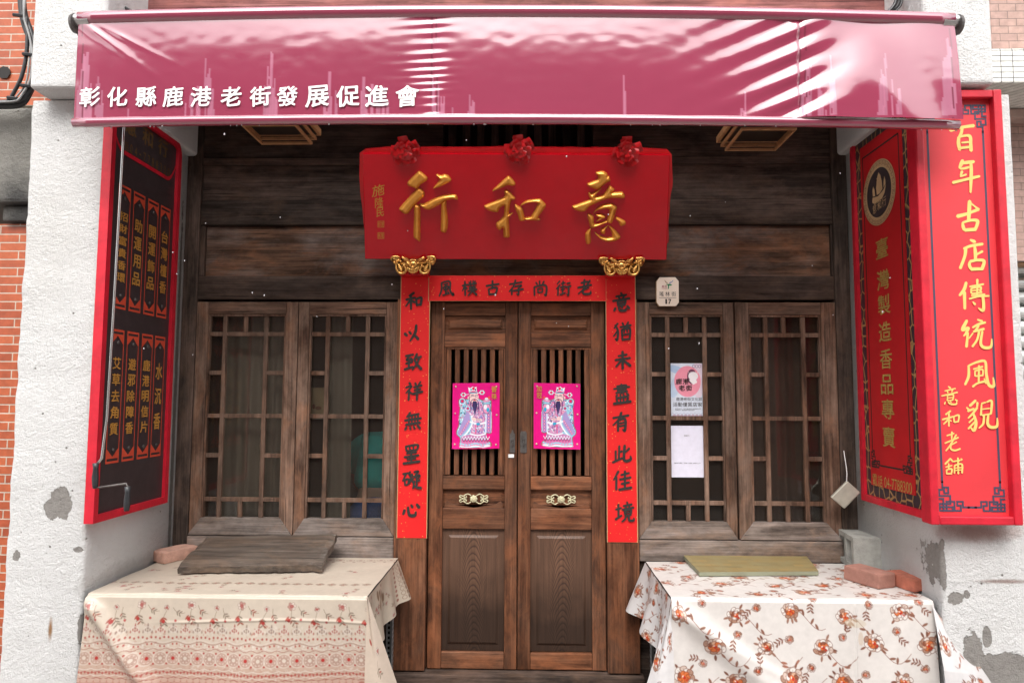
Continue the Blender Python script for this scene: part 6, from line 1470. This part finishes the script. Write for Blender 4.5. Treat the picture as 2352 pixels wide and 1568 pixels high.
def drape(TLx, cv, dT, foldf, z_extra=0.0):
    x0, x1, ya, yb = TLx; rad = .014
    def mp(X, Yc):
        # Yc: 0 at the back edge, dT at the front edge, then down
        s = Yc - dT; top = s < 0
        fy, fz2, fxx = foldf(X, np.clip(s, 0, None))
        ang = np.clip((s + rad * .8) / (rad * 1.6), 0, 1) * np.pi / 2
        y = np.where(s < -rad * .8, yb - Yc, np.where(s < rad * .8, ya + rad * (1 - np.sin(ang)), ya - fy))
        y = np.where(s >= rad * .8, ya - fy, y)
        z = np.where(s < -rad * .8, ZT, np.where(s < rad * .8, ZT - rad * (1 - np.cos(ang)), ZT - rad - (s - rad * .8) + fz2))
        wob = np.where(top, .0022 * np.sin(X * 13 + Yc * 5) * np.sin(Yc * 17 + X * 3), 0)
        return (x0 + X + fxx, y, z + wob + .001)
    return sheet(cv, mp)
def fold_left(X, s):
    d = np.clip(s / .5, 0, 1); wL = TL[1] - TL[0]
    f = .004 + .020 * d + d * (.014 * np.sin(X * 9 + 1.2 * s) + .006 * np.sin(X * 23 + 2))
    # diagonal pulled fold from the corner near the pillar
    q = (X * .80 - (s) * .66); f += .040 * np.exp(-((q + .005) / .035) ** 2) * np.clip(s / .06, 0, 1) * np.exp(-np.clip(s - .38, 0, None) / .1)
    f += .004 * np.exp(-((s - .115 - .01 * np.sin(X * 5)) / .006) ** 2) * np.clip((X - .3) / .2, 0, 1)
    f += .02 * d * np.sin(np.clip(X - .55, 0, None) * 6) * np.clip(s / .3, 0, 1)
    return f, 0 * X, d * (-.018 + .03 * X / wL)
PL = drape(TL, CL, dT, fold_left)
cl = MB(); cl.grid(PL, CL.a)
# overhang on the door side, with a pinched corner tail
hO = .23; CO = Canvas(dT, .34, .003, (228, 214, 194)); r2 = random.Random(9)
for k in range(15): x, y = r2.uniform(0, dT), r2.uniform(.02, .32); rose(CO, x, y, r2.uniform(.012, .02), r2.uniform(0, 6), 'pink', r2); sprig(CO, x, y, .06, r2.uniform(0, 6), 'pink', r2, 2)
for k in range(int(.34 / .04)): CO.ell(.10, .02 + k * .04, .022, .018, (150, 108, 92), 0, .8, ring=.004); CO.ell(.16, .02 + k * .04, .012, .012, (160, 74, 64), 0, .8); CO.ell(.05, .03 + k * .04, .016, .016, (140, 104, 88), 0, .8)
for k in range(6): leafp(CO, r2.uniform(.3, .7), r2.uniform(.03, .25), .035, r2.uniform(1, 2.2), (150, 124, 100))
def mpo(X, Yc):
    e = .30 + .02 * np.sin(X * 20) - .15 * np.clip(1 - X / .2, 0, 1) * 0
    ys = TL[3] - .02 - X * (1.0); dd = Yc / .34
    hang = (.20 + .06 * np.clip((X - .15) / .4, 0, 1)) * dd
    return (TL[1] + .003 + .020 * dd + .055 * dd * np.clip(1 - X / .35, 0, 1) + .018 * dd * np.sin(X * 26), ys, ZT - .004 - hang + .0 * X)
cl.grid(sheet(CO, mpo), CO.a)
CT = Canvas(.20, .50, .003, (230, 212, 194)); rose(CT, .08, .10, .02, 0, 'pink', r2); rose(CT, .12, .26, .02, 1, 'pink', r2); leafp(CT, .05, .2, .02, 1, (190, 90, 78)); sprig(CT, .1, .3, .08, 1.2, 'pink', r2); rose(CT, .06, .40, .02, 0, 'pink', r2)
def mpt(X, Yc):
    d = Yc / .50; s = X / .20
    return (TL[1] + .0 + .155 * d * s ** .8 + .008 * np.sin(s * 5) * d, TL[2] - .004 - .02 * d + .075 * s * d - .035 * np.sin(s * 3.1) * d, ZT - .012 - Yc * (1 - .12 * s) + .02 * s)
cl.grid(sheet(CT, mpt)[:, ::-1], CT.a[:, ::-1])
o = cl.build('tablecloth', mcl, smooth=True); tag(o, 'cream tablecloth printed with roses and reddish lace bands, under the grey wooden slab', 'tablecloth', 'printed cloths on the tables')

# ---- white cloth with brown roses (right)
w, dT, hF = TR[1] - TR[0], TR[3] - TR[2], .78
CR = Canvas(w, dT + hF, .0024, (236, 231, 226)); r_ = random.Random(8)
def brown_field(cv, W, H, r_, dens=1.0):
    step = .245; row = 0; y = .03
    while y < H + .05:
        x = (.05 if row % 2 else .172) + r_.uniform(-.01, .01)
        while x < W + .05:
            xx, yy_ = x + r_.uniform(-.018, .018), y + r_.uniform(-.018, .018); s = r_.choice([.046, .050, .040])
            pts = [(xx + .03 + t * .13, yy_ + .04 + .045 * math.sin(t * 3.4 + row)) for t in np.linspace(0, 1, 9)]; cv.line(pts, .0024, (150, 92, 70))
            for q in (2, 4, 6): a = r_.uniform(0, 6.3); leafp(cv, pts[q][0] + .014 * math.cos(a), pts[q][1] + .014 * math.sin(a), .014, a, r_.choice([(160, 112, 92), (150, 100, 80), (190, 130, 108)]))
            for q in range(5): a = r_.uniform(0, 6.3); leafp(cv, xx + s * 1.15 * math.cos(a), yy_ + s * 1.1 * math.sin(a), .013, a, r_.choice([(158, 106, 86), (142, 92, 74), (178, 132, 112)]))
            rose(cv, xx, yy_, s, r_.uniform(0, 6), 'brown', r_)
            bx_, by_ = xx + .10 + r_.uniform(-.015, .015), yy_ - .045 + r_.uniform(-.015, .015); sprig(cv, bx_, by_, .07, r_.uniform(0, 6.3), 'brown', r_, 3); rose(cv, bx_, by_, .021, r_.uniform(0, 6), 'brown', r_)
            x += step
        y += .150; row += 1
brown_field(CR, w, dT + hF, r_)
# creases and rain spots of dirt
CR.ell(w * .70, dT + .10, .05, .02, (222, 206, 178), .1, .5); CR.ell(w * .72, dT + .17, .012, .03, (216, 190, 160), 0, .5)
mcr = vcol('white_printed_oilcloth', .34, .4, bump=.05, bscale=60, tone=.74)
def fold_right(X, s):
    d = np.clip(s / .5, 0, 1); W = TR[1] - TR[0]
    f = .004 + .02 * d + d * (.012 * np.sin(X * 11 + 2) + .006 * np.sin(X * 27))
    q = (X * .62 - s * .78); f += .028 * np.exp(-((q + .02) / .05) ** 2) * np.clip(s / .08, 0, 1) * np.exp(-np.clip(s - .4, 0, None) / .12)
    q2 = (X - .16) * .5 - s * .86; f += .010 * np.exp(-((q2 + .12) / .022) ** 2) * np.clip(s / .1, 0, 1) * np.exp(-((X - .3) / .3) ** 2)
    f += .006 * np.exp(-((X - W * .70) / .006) ** 2) * np.clip(s / .03, 0, 1); f += -.004 * np.exp(-((X - .035) / .02) ** 2)
    q3 = np.sin((X * 1.0 + s * .6) * 17); f += .004 * d * q3
    return f, 0 * X, d * (-.02 + .02 * X)
cr = MB(); cr.grid(drape(TR, CR, dT, fold_right), CR.a)
CO = Canvas(dT + .02, .34, .003, (236, 234, 233)); brown_field(CO, dT, .34, random.Random(3))
def mpo2(X, Yc):
    ys = TR[3] - X; dd = Yc / .34; rip = np.sin(X * 19 + 1.0)
    hang = (.26 + .07 * np.clip((X - .3) / .3, 0, 1)) * dd
    return (TR[0] - .004 - .05 * dd - .035 * dd * np.clip(1 - X / .45, 0, 1) - .030 * dd * rip, ys, ZT - .004 - hang)
cr.grid(sheet(CO, mpo2)[:, ::-1], CO.a[:, ::-1])
CT = Canvas(.20, .50, .003, (238, 236, 236)); brown_field(CT, .2, .5, random.Random(6))
def mpt2(X, Yc):
    d = Yc / .50; s = X / .20
    return (TR[0] + .004 - .135 * d * s ** .8, TR[2] - .006 - .03 * d + .06 * s * d - .04 * np.sin(s * 3.1) * d, ZT - .012 - Yc * (1 - .10 * s) + .012 * s)
cr.grid(sheet(CT, mpt2), CT.a)
CE = Canvas(.32, .80, .003, (232, 230, 230)); brown_field(CE, .32, .8, random.Random(12))
def mpe(X, Yc):
    d = Yc / .8; s = X / .32; ww = .03 + .30 * np.clip(d * 1.6, 0, 1) ** .8
    return (TR[1] - .012 + s * ww, TR[2] - .012 - .03 * np.clip(d * 2, 0, 1) - .012 * np.sin(s * 5 + 1) * np.clip(d * 3, 0, 1) + (-.05 + .035 * s) * (1 - s) * 0 - .045 * np.clip(d * 3, 0, 1) * (.4 + .6 * np.cos(s * 1.6)), ZT - .01 - Yc + .012 * s - .075 * s * np.clip(1 - d, 0, 1))
cr.grid(sheet(CE, mpe), CE.a)
o = cr.build('tablecloth', mcr, smooth=True); tag(o, 'white tablecloth printed with large brown roses, under the cinder block', 'tablecloth', 'printed cloths on the tables')

# ------------------------------------------------------------------ things lying on the tables
# grey wooden slab, its back edge propped on the sill
pb = [at(470, 1232, Y=-.10), at(772, 1226, Y=-.10)]; zf = ZT + .055
pf = [at(412, 1296, Z=zf), at(742, 1292, Z=zf)]
nx, ny = 70, 34; top = np.zeros((ny, nx, 3)); bot = np.zeros((ny, nx, 3))
for j in range(ny):
    for i in range(nx):
        s, t = i / (nx - 1), j / (ny - 1)
        s2 = s + (.010 * noise.noise((t * 5, 1, 0)) * (1 - 2 * s)) * 1.0
        a = pb[0].lerp(pb[1], s2); b = pf[0].lerp(pf[1], s2); p = a.lerp(b, t)
        cr_ = min(1, (1 - s) * 9) if t < .3 else 1
        p.y += (1 - min(1, min(s, 1 - s) * 14)) * .02 * (1 if t < .5 else -1) + (.005 * math.sin(s * 61 + 2 * math.sin(s * 9)) + .006 * noise.noise((s * 16, 3, 1))) * max(0, t - .93) / .07
        zt_ = p.z + .004 * noise.noise((s * 4, t * 3, 2)) - (.012 * max(0, t - .86) / .14) ** 1 * 1.0 - .006 * (1 - min(1, min(s, 1 - s) * 25))
        top[j, i] = (p.x, p.y, zt_)
        bot[j, i] = (p.x, p.y + (.0 if t < .9 else .006), p.z - .044)
sl = MB(); sl.grid(top); sl.grid(bot[:, ::-1])
def side(A, B): sl.grid(np.stack([A, B], 0))
side(top[-1], bot[-1]); side(bot[0], top[0]); side(bot[:, 0], top[:, 0]) if False else side(top[:, 0], bot[:, 0]); side(bot[:, -1], top[:, -1])
o = sl.build('wooden_slab', M['slab'], smooth=False); tag(o, 'thick wet grey wooden slab with a rough front edge on the cream cloth', 'slab')

def brick(cx, cy, ang, sz, mat, label, name='clay_brick'):
    lx, ly, lz = sz; b = MB(); n = (9, 5, 4); c, s = math.cos(ang), math.sin(ang)
    bm = bmesh.new(); bmesh.ops.create_cube(bm, size=1.0); bmesh.ops.subdivide_edges(bm, edges=bm.edges[:], cuts=7, use_grid_fill=True)
    seed = cx * 7
    for v in bm.verts:
        q = Vector((v.co.x * lx, v.co.y * ly, v.co.z * lz)); k = sum(1 for a_, L_ in zip(q, sz) if abs(abs(a_) - L_ / 2) < 1e-4)
        if k >= 2: q *= 1 - .018 * (k - 1) - .03 * max(0, noise.noise((q.x * 30 + seed, q.y * 30, q.z * 30)))
        q += Vector((1, 1, 1)) * .0016 * noise.noise((q.x * 25, q.y * 25 + seed, q.z * 25))
        v.co = (cx + q.x * c - q.y * s, cy + q.x * s + q.y * c, ZT + .003 + lz / 2 + q.z)
    bm.verts.index_update(); b.add([v.co for v in bm.verts], [tuple(v.index for v in f.verts) for f in bm.faces]); bm.free()
    o = b.build(name, mat, bevel=.0); return tag(o, label, 'brick', 'loose bricks on the tables')
p = at(386, 1292, Z=ZT); brick(p.x - .005, p.y + .08, R(62), (.215, .125, .062), M['brick_pale'], 'pale worn brick on the cream cloth beside the grey slab')
p = at(2026, 1352, Z=ZT); brick(p.x - .015, p.y + .10, R(112), (.215, .115, .070), M['brick_pink'], 'dusty pink brick in front of the cinder block')
p = at(2100, 1360, Z=ZT); brick(p.x + .015, p.y + .095, R(108), (.19, .11, .060), M['brick_red'], 'orange red clay brick against the right reveal')

# cinder block with three cores opening towards the door
A = at(1962, 1312, Z=ZT); B = at(1905, 1270, Z=ZT)
dv = Vector((B.x - A.x, B.y - A.y, 0)); dv.normalize(); sv = Vector((dv.y, -dv.x, 0)); sv = sv if sv.x > 0 else -sv
A = Vector((A.x, A.y, ZT + .003)); Lb, Wb, Hb = .42, .165, .175
bm = bmesh.new()
def W3(l, h, d=0): return A + dv * l + Vector((0, 0, h)) + sv * d
cb = MB(); holes = [(.035, .125), (.157, .247), (.279, .367)]; h0, h1 = .026, .150
# side face with openings: strips
ls_ = [0] + [v for a_ in holes for v in a_] + [Lb]
def fquad(l0, l1, hh0, hh1, d, flip=False):
    q = [W3(l0, hh0, d), W3(l1, hh0, d), W3(l1, hh1, d), W3(l0, hh1, d)]; cb.add(q[::-1] if flip else q, [(3, 2, 1, 0)])
fquad(0, Lb, 0, h0, 0); fquad(0, Lb, h1, Hb, 0)
for k in range(0, len(ls_) - 1, 2): fquad(ls_[k], ls_[k + 1], h0, h1, 0)
for (a_, b_) in holes:
    dd = .12; qs = [W3(a_, h0), W3(b_, h0), W3(b_, h1), W3(a_, h1), W3(a_ + .006, h0 + .006, dd), W3(b_ - .006, h0 + .006, dd), W3(b_ - .006, h1 - .006, dd), W3(a_ + .006, h1 - .006, dd)]
    cb.add(qs, [(0, 1, 5, 4), (1, 2, 6, 5), (2, 3, 7, 6), (3, 0, 4, 7), (4, 5, 6, 7)])
cb.add([W3(0, 0), W3(0, Hb), W3(0, Hb, Wb), W3(0, 0, Wb)], [(0, 1, 2, 3)]); cb.add([W3(Lb, 0), W3(Lb, Hb), W3(Lb, Hb, Wb), W3(Lb, 0, Wb)], [(3, 2, 1, 0)])
cb.add([W3(0, Hb), W3(Lb, Hb), W3(Lb, Hb, Wb), W3(0, Hb, Wb)], [(0, 1, 2, 3)]); cb.add([W3(0, 0, Wb), W3(0, Hb, Wb), W3(Lb, Hb, Wb), W3(Lb, 0, Wb)], [(0, 1, 2, 3)])
o = cb.build('cinder_block', M['cinder'], bevel=0); tag(o, 'rough grey cinder block with three cores on the white cloth', 'block')

# flat parquet patterned board
def parquet(name):
    n = NT(name); p = n.pos(); b = n.n('TexBrick'); n.l(p, b.inputs['Vector']); b.inputs['Scale'].default_value = 1; b.inputs['Brick Width'].default_value = .11; b.inputs['Row Height'].default_value = .045
    b.inputs['Color1'].default_value = (.34, .235, .085, 1); b.inputs['Color2'].default_value = (.20, .155, .065, 1); b.inputs['Mortar'].default_value = (.24, .18, .075, 1); b.inputs['Mortar Size'].default_value = .002; b.offset = .37
    c = n.mix(n.ramp(n.noise(p, 14, 5, .65), [(.35, 0.0), (.7, 1.0)]), b.outputs['Color'], (.27, .235, .12))
    return n.fin(c, .45, 0, .45, n.bump(n.noise(p, 60, 4), .15, .002))
M['parquet'] = parquet('worn_parquet_print'); M['boardedge'] = plain('green_grey_board_edge', (.24, .25, .17), .7, var=.1)
zt_ = ZT + .026; c4 = [at(1606, 1313, Z=zt_), at(1880, 1311, Z=zt_), at(1852, 1276, Z=zt_), at(1570, 1275, Z=zt_)]
bt = thing('parquet_board', 'flat board with a worn yellow green parquet pattern on the white cloth', 'board', ((c4[0].x + c4[1].x) / 2, c4[0].y + .15, ZT))
MB().prism([(p.x, p.y, ZT + .004) for p in c4], (0, 0, .0215)).build('core', M['boardedge'], bt, bevel=.002)
MB().prism([(p.x, p.y, zt_ - .0003) for p in c4], (0, 0, .0015)).build('patterned_face', M['parquet'], bt)

# ------------------------------------------------------------------ cables
def cab(b, pts, Y, r, sag=0): b.tube([(lambda q: tuple(q))(at(u, v, Y=Y + dy)) for u, v, dy in [tuple(q) if len(q) == 3 else (*q, 0) for q in spline([(*q, 0) if len(q) == 2 else q for q in pts], 6)]], r, 8)
cb1 = thing('cable_bundle', 'bundle of black and grey cables looping down between the brick wall and white pillar', 'cables', (-2.4, -.8, 2.9))
b = MB(); g_ = MB(); YC = -.80
cab(b, [(48, -40), (50, 20), (58, 60), (75, 105), (84, 140), (78, 180), (66, 215), (46, 240), (0, 244), (-60, 240)], YC, .016); cab(b, [(52, -40), (56, 25), (70, 70), (80, 110), (76, 160), (70, 205), (40, 232), (-60, 236)], YC - .02, .013)
cab(b, [(60, 40), (63, 80), (60, 130), (50, 175), (36, 205), (18, 232), (-10, 236)], YC - .03, .009); cab(g_, [(62, -40), (56, 15), (56, 45), (68, 85), (74, 130), (70, 180), (52, 215), (30, 233), (-60, 233)], YC - .04, .0055); cab(g_, [(58, -40), (54, 20), (62, 62), (70, 100), (66, 150), (58, 195), (34, 226)], YC - .035, .004)
b.build('black_cables', M['cable'], cb1, smooth=True); g_.build('grey_cables', M['cableg'], cb1, smooth=True)
tb_ = MB()
for (u, v, w_) in ((55, 45, 12), (77, 134, 16), (72, 205, 15), (42, 233, 14)): q = at(u, v, Y=YC); tb_.tube([(q.x - .022, q.y - .045, q.z), (q.x + .024, q.y - .04, q.z - .004)], .009, 6)
tb_.build('cable_ties', M['cable'], cb1)
for pts, lab, nm in (([[(228, -10), (250, 2), (268, 8), (285, 18), (320, 34), (345, 44)], [(235, -10), (255, 6), (275, 12), (300, 26), (330, 44)], [(232, 6), (248, 16), (256, 8), (272, -4)], [(240, 34), (250, 20), (262, 14)]], 'black wires crossing behind the awning top beside the left pillar', 'l'),
                     ([[(2068, -20), (2064, 8), (2052, 24), (2036, 38), (2020, 50)], [(2062, -20), (2055, 10), (2040, 28), (2024, 44)], [(2076, -20), (2070, 10), (2058, 26), (2046, 42)]], 'curved wires hanging behind the awning top beside the right pillar', 'r')):
    b = MB()
    for k, q in enumerate(pts): cab(b, q, -.80 - .02 * k, .008 if k < 2 else .005)
    o = b.build('hanging_wires', M['cable'], smooth=True); tag(o, lab, 'wires', 'wires under the eave')

bpy.data.objects.remove(_tob, do_unlink=True); bpy.data.curves.remove(_tcur)
